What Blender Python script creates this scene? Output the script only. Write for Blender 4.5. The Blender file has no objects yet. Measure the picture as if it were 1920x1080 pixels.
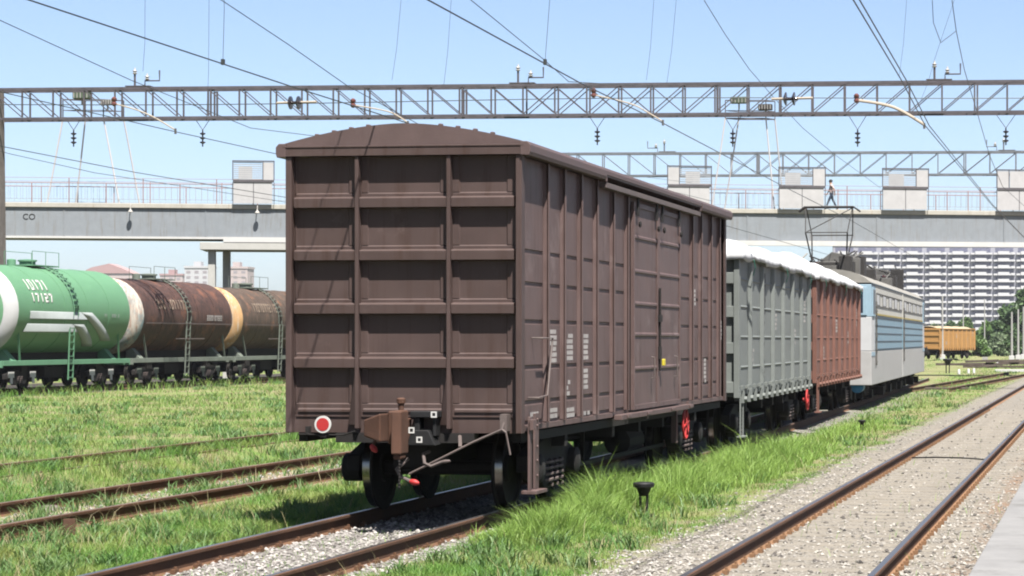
import bpy, math, random
import numpy as np
from mathutils import Vector, Matrix
random.seed(7); np.random.seed(7)
SC = bpy.context.scene
COL = SC.collection
PI = math.pi
# ------------------------------------------------------------------ camera constants (heights are above the rail heads, ground at -0.2)
FPX, CX, HY, YAW, CAMZ = 4300.0, 1500.0, 637.0, math.atan(570/4300.0), 2.0
CO_, SI_ = math.cos(YAW), math.sin(YAW)
def at(px, py, d):
    xc = (px-CX)/FPX*d
    return Vector((xc*CO_-d*SI_, xc*SI_+d*CO_, CAMZ+(HY-py)/FPX*d))
def at_z(px, py, z): return at(px, py, FPX*(CAMZ-z)/(py-HY))
def at_x(px, py, X):
    r = (px-CX)/FPX
    return at(px, py, X/(r*CO_-SI_))
def rail_x(Y): return -7.81-0.026*max(0.0, Y-39.5)
# ------------------------------------------------------------------ materials
def new_mat(name):
    m = bpy.data.materials.new(name); m.use_nodes = True
    nt = m.node_tree; b = nt.nodes['Principled BSDF']
    return m, nt, b
def N(nt, t, **kw):
    n = nt.nodes.new(t)
    for k, v in kw.items():
        if k in n.inputs.keys() if isinstance(k, str) else False: n.inputs[k].default_value = v
        else: setattr(n, k, v)
    return n
def ramp(nt, src, p0, p1, c0=(0,0,0,1), c1=(1,1,1,1)):
    r = nt.nodes.new('ShaderNodeValToRGB')
    e = r.color_ramp.elements
    e[0].position, e[1].position = p0, p1; e[0].color, e[1].color = c0, c1
    nt.links.new(src, r.inputs[0]); return r.outputs[0]
def mixc(nt, fac, a, b):
    m = nt.nodes.new('ShaderNodeMix'); m.data_type = 'RGBA'
    for sock, v in ((m.inputs[0], fac), (m.inputs[6], a), (m.inputs[7], b)):
        if hasattr(v, 'links'): nt.links.new(v, sock)
        elif isinstance(v, (int, float)): sock.default_value = v
        else: sock.default_value = (*v[:3], 1)
    return m.outputs[2]
def noise(nt, scale, detail=4, rough=.6, vec=(1,1,1), coord='Object', off=0):
    tc = nt.nodes.new('ShaderNodeTexCoord'); mp = nt.nodes.new('ShaderNodeMapping')
    mp.inputs['Scale'].default_value = vec; mp.inputs['Location'].default_value = (off, off*.7, off*.3)
    nt.links.new(tc.outputs[coord], mp.inputs[0])
    n = nt.nodes.new('ShaderNodeTexNoise'); n.inputs['Scale'].default_value = scale
    n.inputs['Detail'].default_value = detail; n.inputs['Roughness'].default_value = rough
    nt.links.new(mp.outputs[0], n.inputs['Vector']); return n.outputs[0]
def bump(nt, b, h, strength=.3, dist=.02):
    n = nt.nodes.new('ShaderNodeBump'); n.inputs['Strength'].default_value = strength; n.inputs['Distance'].default_value = dist
    nt.links.new(h, n.inputs['Height']); nt.links.new(n.outputs[0], b.inputs['Normal'])
ALB = .375     # all paints are given for a mid exposure; the picture is exposed brighter
def paint(name, c, rough=.6, metal=0.0, var=.22, streak=None, streak_amt=.5, patch=None, patch_amt=.4, patch_scale=1.2, bmp=.15, dents=0):
    """painted or bare surface: mottled colour, optional vertical streaks and patches of another colour"""
    m, nt, b = new_mat(name)
    c = [v*ALB for v in c]; streak = streak and [v*ALB for v in streak]; patch = patch and [v*ALB for v in patch]
    b.inputs['Specular IOR Level'].default_value = .5 if rough < .3 or metal > .5 else .22
    lo = [v*(1-var) for v in c]; hi = [min(1, v*(1+var)) for v in c]
    n1 = noise(nt, 2.3, 6, .65)
    col = mixc(nt, ramp(nt, n1, .3, .7), lo, hi)
    n2 = noise(nt, 30, 3, .6)
    if streak:
        s = noise(nt, 3.0, 5, .7, vec=(2.5, 2.5, .18), off=3)
        a0 = .68-.3*streak_amt
        col = mixc(nt, ramp(nt, s, a0, a0+.22), col, streak)
    if patch:
        p = noise(nt, patch_scale, 7, .7, off=11)
        a0 = .72-.35*patch_amt
        col = mixc(nt, ramp(nt, p, a0, a0+.12), col, patch)
    nt.links.new(col, b.inputs['Base Color'])
    b.inputs['Metallic'].default_value = metal
    rr = nt.nodes.new('ShaderNodeMapRange'); rr.inputs[3].default_value = max(.05, rough-.12); rr.inputs[4].default_value = min(1, rough+.12)
    nt.links.new(n1, rr.inputs[0]); nt.links.new(rr.outputs[0], b.inputs['Roughness'])
    if dents:
        n3 = noise(nt, .9, 2, .5, off=5); bump(nt, b, n3, .5, dents)
    elif bmp: bump(nt, b, n2, bmp, .01)
    return m
M = {}
def mk():
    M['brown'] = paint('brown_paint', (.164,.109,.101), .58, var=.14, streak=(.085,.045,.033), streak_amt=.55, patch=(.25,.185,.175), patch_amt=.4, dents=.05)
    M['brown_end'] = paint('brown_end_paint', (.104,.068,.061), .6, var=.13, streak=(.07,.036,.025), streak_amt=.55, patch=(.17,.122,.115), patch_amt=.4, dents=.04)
    M['roofb'] = paint('brown_roof_paint', (.148,.101,.095), .55, var=.14, streak=(.15,.095,.08), streak_amt=.35)
    M['under'] = paint('grimy_underframe', (.022,.019,.018), .85, var=.3, patch=(.045,.035,.028), patch_amt=.3)
    M['blacks'] = paint('black_steel', (.018,.018,.019), .6, var=.3)
    M['rustc'] = paint('rusty_cast_steel', (.125,.060,.038), .85, var=.3, patch=(.175,.10,.066), patch_amt=.35, patch_scale=5, bmp=.4)
    M['greyrod'] = paint('worn_grey_rod', (.165,.13,.12), .6, var=.2, patch=(.10,.06,.045), patch_amt=.2, patch_scale=8)
    M['tread'] = paint('polished_tread', (.50,.48,.44), .22, metal=1, var=.15, bmp=0)
    M['red'] = paint('red_enamel', (.55,.04,.04), .5, var=.15)
    M['whitep'] = paint('white_paint', (.78,.77,.74), .6, var=.08)
    M['letter'] = paint('worn_white_lettering', (.54,.51,.49), .75, var=.2, patch=(.24,.18,.17), patch_amt=.35, patch_scale=9)
    M['yellow'] = paint('yellow_lock', (.75,.62,.05), .5, var=.1)
    M['grease'] = paint('dark_grease', (.05,.03,.027), .7, var=.3)
    M['rust_rail'] = paint('rusty_rail', (.17,.085,.045), .85, var=.3, patch=(.27,.15,.08), patch_amt=.35, patch_scale=6, bmp=.4)
    M['rail_orange'] = paint('orange_rust_rail', (.31,.17,.09), .85, var=.25, patch=(.17,.08,.04), patch_amt=.35, patch_scale=5, bmp=.4)
    M['rail_web'] = paint('dark_rusty_web', (.135,.066,.036), .85, var=.3, patch=(.16,.08,.04), patch_amt=.25, patch_scale=5, bmp=.4)
    M['rail_top'] = paint('worn_rail_head', (.42,.39,.38), .35, metal=.9, var=.15, bmp=0)
    M['rail_top_dull'] = paint('dull_rail_head', (.25,.19,.15), .55, metal=.4, var=.25, bmp=0)
    M['grey_wagon'] = paint('grey_wagon_paint', (.245,.266,.25), .6, var=.12, streak=(.13,.135,.13), streak_amt=.3, patch=(.33,.35,.335), patch_amt=.3, dents=.04)
    M['grey_side'] = paint('grey_wagon_side', (.245,.266,.25), .6, var=.10, streak=(.16,.165,.155), streak_amt=.25, dents=.04)
    M['stain'] = paint('black_tar_stain', (.045,.045,.047), .8, var=.3)
    M['red_wagon'] = paint('faded_red_wagon_paint', (.245,.115,.085), .65, var=.15, streak=(.33,.18,.14), streak_amt=.35, patch=(.19,.085,.07), patch_amt=.3, dents=.04)
    M['tarp'] = paint('white_tarpaulin', (.72,.73,.74), .65, var=.05, bmp=.2)
    M['green_rope'] = paint('green_rope', (.10,.45,.33), .7, var=.1)
    M['loco_cream'] = paint('cream_loco_paint', (.70,.69,.63), .55, var=.08, streak=(.42,.37,.27), streak_amt=.2)
    M['loco_white'] = paint('white_loco_paint', (.70,.71,.72), .5, var=.06)
    M['loco_blue'] = paint('sky_blue_loco_paint', (.27,.43,.54), .5, var=.10, streak=(.36,.46,.52), streak_amt=.2)
    M['loco_cabblue'] = paint('light_blue_cab_paint', (.40,.56,.67), .5, var=.06)
    M['loco_grey'] = paint('pale_grey_loco_paint', (.53,.525,.515), .6, var=.10, streak=(.36,.33,.30), streak_amt=.3)
    M['loco_roof'] = paint('dusty_grey_roof', (.36,.345,.31), .75, var=.15)
    M['loco_trim'] = paint('dark_blue_trim', (.07,.10,.13), .6, var=.2)
    M['yellow_trim'] = paint('faded_yellow_trim', (.52,.42,.14), .6, var=.2)
    M['glassd'] = paint('dark_window_glass', (.02,.035,.06), .3, var=.2, bmp=0)
    M['equip'] = paint('roof_equipment_grey', (.16,.155,.145), .7, var=.3)
    M['equip_dk'] = paint('sooty_roof_equipment', (.045,.042,.04), .75, var=.3)
    M['ins_red'] = paint('brown_insulator', (.20,.075,.06), .25, var=.2, bmp=0)
    M['ins_dark'] = paint('dark_insulator', (.04,.03,.03), .2, var=.2, bmp=0)
    M['ins_white'] = paint('white_insulator', (.72,.70,.66), .2, var=.08, bmp=0)
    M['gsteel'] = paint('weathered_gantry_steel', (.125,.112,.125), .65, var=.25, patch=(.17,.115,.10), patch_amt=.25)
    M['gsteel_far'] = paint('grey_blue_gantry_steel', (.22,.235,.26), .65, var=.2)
    M['pale_rod'] = paint('pale_cream_rod', (.58,.50,.40), .6, var=.12, patch=(.40,.28,.18), patch_amt=.25)
    M['white_leg'] = paint('whitewashed_steel', (.74,.71,.70), .6, var=.06)
    M['lampgreen'] = paint('green_grey_lamp_housing', (.10,.14,.09), .6, var=.2)
    M['wire'] = paint('oxidised_copper_wire', (.075,.085,.085), .5, metal=.3, var=.2, bmp=0)
    M['conc_post'] = paint('weathered_concrete_post', (.24,.21,.185), .9, var=.2, streak=(.12,.10,.09), streak_amt=.5)
    M['bridge'] = paint('grey_bridge_paint', (.335,.365,.395), .75, var=.08, streak=(.27,.255,.235), streak_amt=.5)
    M['bridge_top'] = paint('stained_concrete_edge', (.60,.57,.50), .85, var=.1, streak=(.40,.30,.20), streak_amt=.35)
    M['bridge_white'] = paint('white_flange', (.78,.77,.75), .7, var=.06)
    M['pier'] = paint('pale_pier_concrete', (.62,.61,.57), .85, var=.07, streak=(.50,.45,.36), streak_amt=.25)
    M['handrail'] = paint('faded_red_handrail', (.42,.27,.26), .7, var=.15)
    M['thinrail'] = paint('pale_grey_bars', (.45,.47,.50), .7, var=.1)
    M['screen'] = paint('grey_white_screen_sheet', (.63,.62,.62), .7, var=.07, streak=(.50,.47,.45), streak_amt=.25)
    M['screenframe'] = paint('dark_screen_frame', (.13,.12,.13), .7, var=.2)
    M['apt_wall'] = paint('lilac_grey_render', (.46,.46,.53), .9, var=.08)
    M['apt_white'] = paint('white_balcony_render', (.80,.80,.82), .9, var=.04)
    M['apt_dark'] = paint('balcony_glazing', (.19,.195,.29), .5, var=.35, patch=(.42,.42,.50), patch_amt=.5, patch_scale=.25, bmp=0)
    M['pink_tower'] = paint('pale_pink_render', (.62,.52,.50), .9, var=.05)
    M['white_tower'] = paint('pale_white_render', (.66,.66,.68), .9, var=.05)
    M['tower_roof'] = paint('faded_red_roof', (.52,.33,.32), .9, var=.1)
    M['tower_win'] = paint('far_window_glass', (.40,.36,.38), .5, var=.2, bmp=0)
    M['tank_green'] = paint('green_tank_paint', (.165,.36,.20), .5, var=.06, streak=(.13,.31,.16), streak_amt=.3, dents=.03)
    M['green_frame'] = paint('green_frame_paint', (.16,.36,.215), .6, var=.12, streak=(.35,.45,.38), streak_amt=.25)
    M['tank_grey'] = paint('pale_grey_band', (.45,.49,.48), .5, var=.06)
    M['tank_white'] = paint('white_tank_end', (.66,.66,.66), .5, var=.04)
    M['tank_brown'] = paint('rusty_dark_brown_tank', (.12,.062,.05), .72, var=.4, streak=(.035,.026,.024), streak_amt=.75, patch=(.24,.105,.065), patch_amt=.5, patch_scale=1.1)
    M['tank_rust'] = paint('greasy_grey_brown_tank', (.135,.095,.072), .72, var=.35, streak=(.06,.043,.034), streak_amt=.7, patch=(.30,.15,.09), patch_amt=.45, patch_scale=1.0)
    M['tank_black'] = paint('black_tank', (.03,.025,.025), .6, var=.3, patch=(.15,.06,.045), patch_amt=.3)
    M['cap_mixed'] = paint('peeling_white_and_rust_cap', (.66,.61,.54), .7, var=.08, streak=(.40,.18,.09), streak_amt=.75, patch=(.22,.31,.33), patch_amt=.75, patch_scale=.5)
    M['cap_orange'] = paint('orange_and_cream_cap', (.62,.38,.18), .7, var=.15, streak=(.66,.60,.50), streak_amt=.65, patch=(.30,.12,.05), patch_amt=.6, patch_scale=.7)
    M['tank_frame'] = paint('dull_tank_frame', (.21,.24,.20), .75, var=.2, patch=(.60,.60,.56), patch_amt=.3, patch_scale=1.6)
    M['tan_letter'] = paint('faded_tan_lettering', (.33,.25,.19), .8, var=.2, patch=(.09,.05,.045), patch_amt=.4, patch_scale=5)
    M['orange_wagon'] = paint('orange_wagon_paint', (.58,.31,.10), .65, var=.10, streak=(.45,.24,.09), streak_amt=.3)
    M['sand'] = paint('sand_load', (.55,.45,.30), .95, var=.15)
    M['platform'] = paint('pale_platform_concrete', (.30,.295,.29), .85, var=.14, patch=(.22,.215,.205), patch_amt=.5, patch_scale=2, bmp=.3)
    M['sleeper'] = paint('old_timber_sleeper', (.14,.11,.09), .9, var=.3)
    M['dusty_sleeper'] = paint('dusty_concrete_sleeper', (.30,.268,.222), .95, var=.15, patch=(.22,.195,.16), patch_amt=.5, patch_scale=4, bmp=.4)
    M['conc'] = paint('light_concrete', (.52,.50,.47), .9, var=.15)
    M['wpost'] = paint('whitewashed_post', (.78,.78,.76), .8, var=.06)
    M['polec'] = paint('pale_pole_concrete', (.50,.49,.47), .85, var=.1)
    M['bark'] = paint('tree_bark', (.09,.07,.055), .95, var=.3)
    M['skin'] = paint('skin', (.50,.31,.23), .6, var=.05, bmp=0)
    M['jeans'] = paint('dark_blue_jeans', (.04,.06,.10), .8, var=.15, bmp=0)
    M['shirt'] = paint('pale_pink_shirt', (.72,.60,.58), .8, var=.05, bmp=0)
    M['hair'] = paint('dark_hair', (.03,.022,.018), .7, var=.2, bmp=0)
    M['blue_gear'] = paint('bright_blue_reservoir', (.05,.30,.62), .5, var=.15)
    M['stub_rust'] = paint('rusted_marker_plate', (.13,.065,.04), .9, var=.35, patch=(.22,.12,.07), patch_amt=.4, patch_scale=8)
mk()
def leaf_mat(name, c1, c2, c3, tr=.3):
    m, nt, b = new_mat(name)
    c1, c2, c3 = ([v*.77 for v in c] for c in (c1, c2, c3))
    g = nt.nodes.new('ShaderNodeNewGeometry')
    n = noise(nt, .8, 3, .6)
    col = mixc(nt, g.outputs['Random Per Island'], c1, c2)
    col = mixc(nt, ramp(nt, n, .42, .68), col, c3)
    nt.links.new(col, b.inputs['Base Color']); b.inputs['Roughness'].default_value = .55
    b.inputs['Specular IOR Level'].default_value = .25
    t = nt.nodes.new('ShaderNodeBsdfTranslucent'); nt.links.new(col, t.inputs[0])
    mx = nt.nodes.new('ShaderNodeMixShader'); mx.inputs[0].default_value = tr
    nt.links.new(b.outputs[0], mx.inputs[1]); nt.links.new(t.outputs[0], mx.inputs[2])
    nt.links.new(mx.outputs[0], nt.nodes['Material Output'].inputs['Surface']); return m
M['grass'] = leaf_mat('meadow_grass_blades', (.055,.150,.020), (.130,.240,.042), (.185,.215,.055))
M['weed'] = leaf_mat('broad_leaved_weeds', (.045,.105,.028), (.085,.17,.045), (.10,.16,.05))
M['tallgrass'] = leaf_mat('lush_tall_grass_blades', (.095,.20,.024), (.25,.345,.095), (.185,.29,.055), .38)
M['leaf_a'] = leaf_mat('mid_green_leaves', (.05,.10,.025), (.10,.16,.045), (.07,.13,.03))
M['leaf_b'] = leaf_mat('dark_green_leaves', (.045,.085,.036), (.09,.14,.056), (.07,.12,.046))
M['leaf_c'] = leaf_mat('grey_green_leaves', (.09,.12,.075), (.15,.19,.11), (.11,.16,.07))
# ------------------------------------------------------------------ mesh builder
class MB:
    def __init__(s): s.v = []; s.f = []; s.m = []; s.mi = 0
    def add(s, vs, fs):
        o = len(s.v); s.v += [tuple(p) for p in vs]
        for f in fs: s.f.append(tuple(i+o for i in f)); s.m.append(s.mi)
        return s
    def box(s, x0, x1, y0, y1, z0, z1):
        x0, x1 = min(x0, x1), max(x0, x1); y0, y1 = min(y0, y1), max(y0, y1); z0, z1 = min(z0, z1), max(z0, z1)
        return s.add([(x0,y0,z0),(x1,y0,z0),(x1,y1,z0),(x0,y1,z0),(x0,y0,z1),(x1,y0,z1),(x1,y1,z1),(x0,y1,z1)],
              [(0,3,2,1),(4,5,6,7),(0,1,5,4),(1,2,6,5),(2,3,7,6),(3,0,4,7)])
    def beam(s, p, q, w, h=None, up=(0,0,1)):
        h = h or w; p = Vector(p); q = Vector(q); d = (q-p).normalized(); up = Vector(up)
        if abs(d.dot(up)) > .98: up = Vector((0,1,0)) if abs(d.y) < .9 else Vector((1,0,0))
        a = d.cross(up).normalized(); b = a.cross(d)
        vs = [r+a*(sa*w/2)+b*(sb*h/2) for r in (p, q) for sa, sb in ((-1,-1),(1,-1),(1,1),(-1,1))]
        return s.add(vs, [(0,1,2,3),(7,6,5,4),(0,4,5,1),(1,5,6,2),(2,6,7,3),(3,7,4,0)])
    def tube(s, pts, r, n=6, cap=True):
        pts = [Vector(p) for p in pts]; k = len(pts); rs = r if isinstance(r, (list, tuple)) else [r]*k
        vs = []; a = None
        for i, p in enumerate(pts):
            d = (pts[min(i+1, k-1)]-pts[max(i-1, 0)]).normalized()
            if a is None: a = d.orthogonal().normalized()
            else:
                a = a-d*a.dot(d); a = a.normalized() if a.length > 1e-6 else d.orthogonal().normalized()
            b = d.cross(a)
            vs += [p+(a*math.cos(2*PI*j/n)+b*math.sin(2*PI*j/n))*rs[i] for j in range(n)]
        fs = [(i*n+j, i*n+(j+1)%n, (i+1)*n+(j+1)%n, (i+1)*n+j) for i in range(k-1) for j in range(n)]
        if cap: fs += [tuple(range(n-1, -1, -1)), tuple((k-1)*n+j for j in range(n))]
        return s.add(vs, fs)
    def lathe(s, o, ax, prof, n=16, caps=True):
        """prof: (distance along axis, radius) pairs"""
        o = Vector(o); ax = Vector(ax).normalized(); a = ax.orthogonal().normalized(); b = ax.cross(a); k = len(prof)
        vs = [o+ax*t+(a*math.cos(2*PI*j/n)+b*math.sin(2*PI*j/n))*max(r, 1e-4) for t, r in prof for j in range(n)]
        fs = [(i*n+j, i*n+(j+1)%n, (i+1)*n+(j+1)%n, (i+1)*n+j) for i in range(k-1) for j in range(n)]
        if caps: fs += [tuple(range(n-1, -1, -1)), tuple((k-1)*n+j for j in range(n))]
        return s.add(vs, fs)
    def prism(s, poly, ext):
        n = len(poly); ext = Vector(ext); p = [Vector(q) for q in poly]
        return s.add(p+[q+ext for q in p], [tuple(range(n-1, -1, -1)), tuple(range(n, 2*n))]+[(i, (i+1)%n, n+(i+1)%n, n+i) for i in range(n)])
    def grid(s, rows):
        n = len(rows[0]); vs = [p for r in rows for p in r]
        return s.add(vs, [(i*n+j, i*n+j+1, (i+1)*n+j+1, (i+1)*n+j) for i in range(len(rows)-1) for j in range(n-1)])
    def build(s, name, mats, parent=None, bevel=0, smooth=False, world=False, solid=0):
        me = bpy.data.meshes.new(name)
        vs = s.v
        if world and parent is not None:
            inv = wmat(parent).inverted(); vs = [tuple(inv @ Vector(v)) for v in vs]
        me.from_pydata(vs, [], s.f)
        if not isinstance(mats, (list, tuple)): mats = [mats]
        for m in mats: me.materials.append(M[m] if isinstance(m, str) else m)
        if len(mats) > 1: me.polygons.foreach_set('material_index', s.m)
        import bmesh
        bm = bmesh.new(); bm.from_mesh(me); bmesh.ops.recalc_face_normals(bm, faces=bm.faces); bm.to_mesh(me); bm.free()
        if smooth:
            me.polygons.foreach_set('use_smooth', [True]*len(me.polygons))
            me.set_sharp_from_angle(angle=math.radians(35))
        o = bpy.data.objects.new(name, me); COL.objects.link(o)
        if parent is not None: o.parent = parent
        if solid:
            md = o.modifiers.new('Thickness', 'SOLIDIFY'); md.thickness = solid
        if bevel:
            md = o.modifiers.new('Bevel', 'BEVEL'); md.width = bevel; md.segments = 2; md.limit_method = 'ANGLE'; md.angle_limit = math.radians(40); md.harden_normals = False
        return o
def wmat(o):
    m = Matrix.LocRotScale(o.location, o.rotation_euler, o.scale)
    return wmat(o.parent) @ m if o.parent else m
def thing(name, label, cat, loc=(0,0,0), rz=0, group=None):
    o = bpy.data.objects.new(name, None); COL.objects.link(o); o.location = loc; o.rotation_euler = (0,0,rz)
    o.empty_display_size = .2
    return tag(o, label, cat, group)
def tag(o, label, cat, group=None):
    o['label'] = label; o['category'] = cat
    if group: o['group'] = group
    return o
def kind(o, k): o['kind'] = k; return o
def copy_tree(o, parent=None):
    c = o.copy(); COL.objects.link(c); c.parent = parent
    for ch in list(o.children): copy_tree(ch, c)
    return c
# ================================================================== rolling stock
def wheel_mb(x, y, r, side):
    """one wheel on its axle, flange on the inner side (side = +1 right, -1 left)"""
    w = MB()
    o = (x, y, r)
    w.mi = 0
    w.lathe(o, (side,0,0), [(-.035,.02),(-.035,.16),(-.01,.17),(.0,.36),(-.03,.40),(-.03,r+.028),(-.005,r+.028),(.012,r)], 28)
    w.mi = 1
    w.lathe(o, (side,0,0), [(.012,r),(.10,r-.006)], 28, caps=False)
    w.mi = 0
    w.lathe(o, (side,0,0), [(.012,.3),(.095,r-.008),(.098,r*.90),(.06,r*.86),(.03,.17),(.07,.15),(.07,.02)], 28)
    return w
def bogie(parent, yc, wb=1.85, r=.475, hw=1.02, dark='under', spots=None, nspring=3):
    b = MB()
    for sx in (-1, 1):
        x0, x1 = sx*(hw-.07), sx*(hw+.09)
        poly = [(x0, yc-wb/2-.24, r-.04), (x0, yc-wb/2+.22, r-.06), (x0, yc-.42, .20), (x0, yc+.42, .20), (x0, yc+wb/2-.22, r-.06), (x0, yc+wb/2+.24, r-.04),
                (x0, yc+wb/2+.22, r+.16), (x0, yc+.5, .80), (x0, yc-.5, .80), (x0, yc-wb/2-.22, r+.16)]
        b.prism(poly, (x1-x0, 0, 0))
    b.box(-hw, hw, yc-.16, yc+.16, .50, .74)
    root = b.build('bogie', dark, parent, bevel=.015)
    for s in (-1, 1):
        y = yc+s*wb/2
        MB().tube([(-.80,y,r),(-.3,y,r),(.3,y,r),(.80,y,r)], .085, 10).build('axle', dark, root, smooth=True)
        for sx in (-1, 1):
            wheel_mb(sx*.745, y, r, sx).build('wheel', [dark, 'tread'], root, smooth=True)
            bx = MB().lathe((sx*(hw+.075), y, r), (sx,0,0), [(-.1,.17),(.10,.17),(.12,.14),(.125,.02)], 14)
            if spots: bx.mi = 1; bx.box(sx*(hw+.195), sx*(hw+.215), y-.24, y+.24, r+.02, r+.26); bx.box(sx*(hw+.195), sx*(hw+.215), y-.08, y+.12, r-.22, r+.02)
            bx.build('axle_box', [dark, spots or dark], root, smooth=True)
    for sx in (-1, 1):
        sp = MB()
        for k in range(nspring):
            y0 = yc+(k-(nspring-1)/2)*.26
            pts = [(sx*(hw+.05)+.10*math.cos(t), y0+.10*math.sin(t), .24+.32*t/(2*PI*4.5)) for t in [i*2*PI/10 for i in range(46)]]
            sp.tube(pts, .019, 5)
        sp.build('spring', 'greyrod', root, smooth=True)
    return root
def coupler(parent, y, sgn, mat='rustc'):
    """automatic coupler; sgn -1 points towards -y"""
    c = MB(); q = lambda d: y+sgn*d
    c.box(-.10, .10, q(0), q(.30), .86, 1.12)                                    # shank
    c.add([(-.30,q(.30),1.09),(-.30,q(.30),.94),(-.30,q(.50),.93),(-.30,q(.50),1.115),(-.07,q(.28),1.19),(-.07,q(.28),.86),(-.07,q(.62),.87),(-.07,q(.62),1.19)],
          [(0,1,2,3),(4,7,6,5),(0,3,7,4),(1,5,6,2),(3,2,6,7),(0,4,5,1)])            # big claw with its slanting cheek
    c.box(-.069, .04, q(.22), q(.36), .84, 1.21)
    c.prism([(.02,q(.34),.735),(.155,q(.30),.735),(.155,q(.58),.735),(.05,q(.62),.735)], (0,0,.485))   # small claw, deep plate
    c.box(.055, .145, q(.36), q(.56), .68, .734)
    k = c.build('coupler', mat, parent, bevel=.02)
    l = MB(); l.lathe((.06, y+sgn*.28, 1.14), (0,0,1), [(0,.032),(.14,.032),(.155,.048),(.20,.05),(.215,.03)], 10)
    l.build('lock_lifter', mat, k, smooth=True)
    return k
def hose(parent, pts, tip_dir, mat='greyrod', tip='red', k=1.0):
    h = MB().tube(pts, .02, 7).build('air_hose', mat, parent, smooth=True)
    e = Vector(pts[-1]); d = Vector(tip_dir).normalized()
    MB().lathe(e-d*.02, d, [(0,.018*k),(.02,.03*k),(.06,.036*k),(.09,.028*k),(.115,.013)], 10).build('hose_tap', tip, h, smooth=True)
    return h
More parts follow.
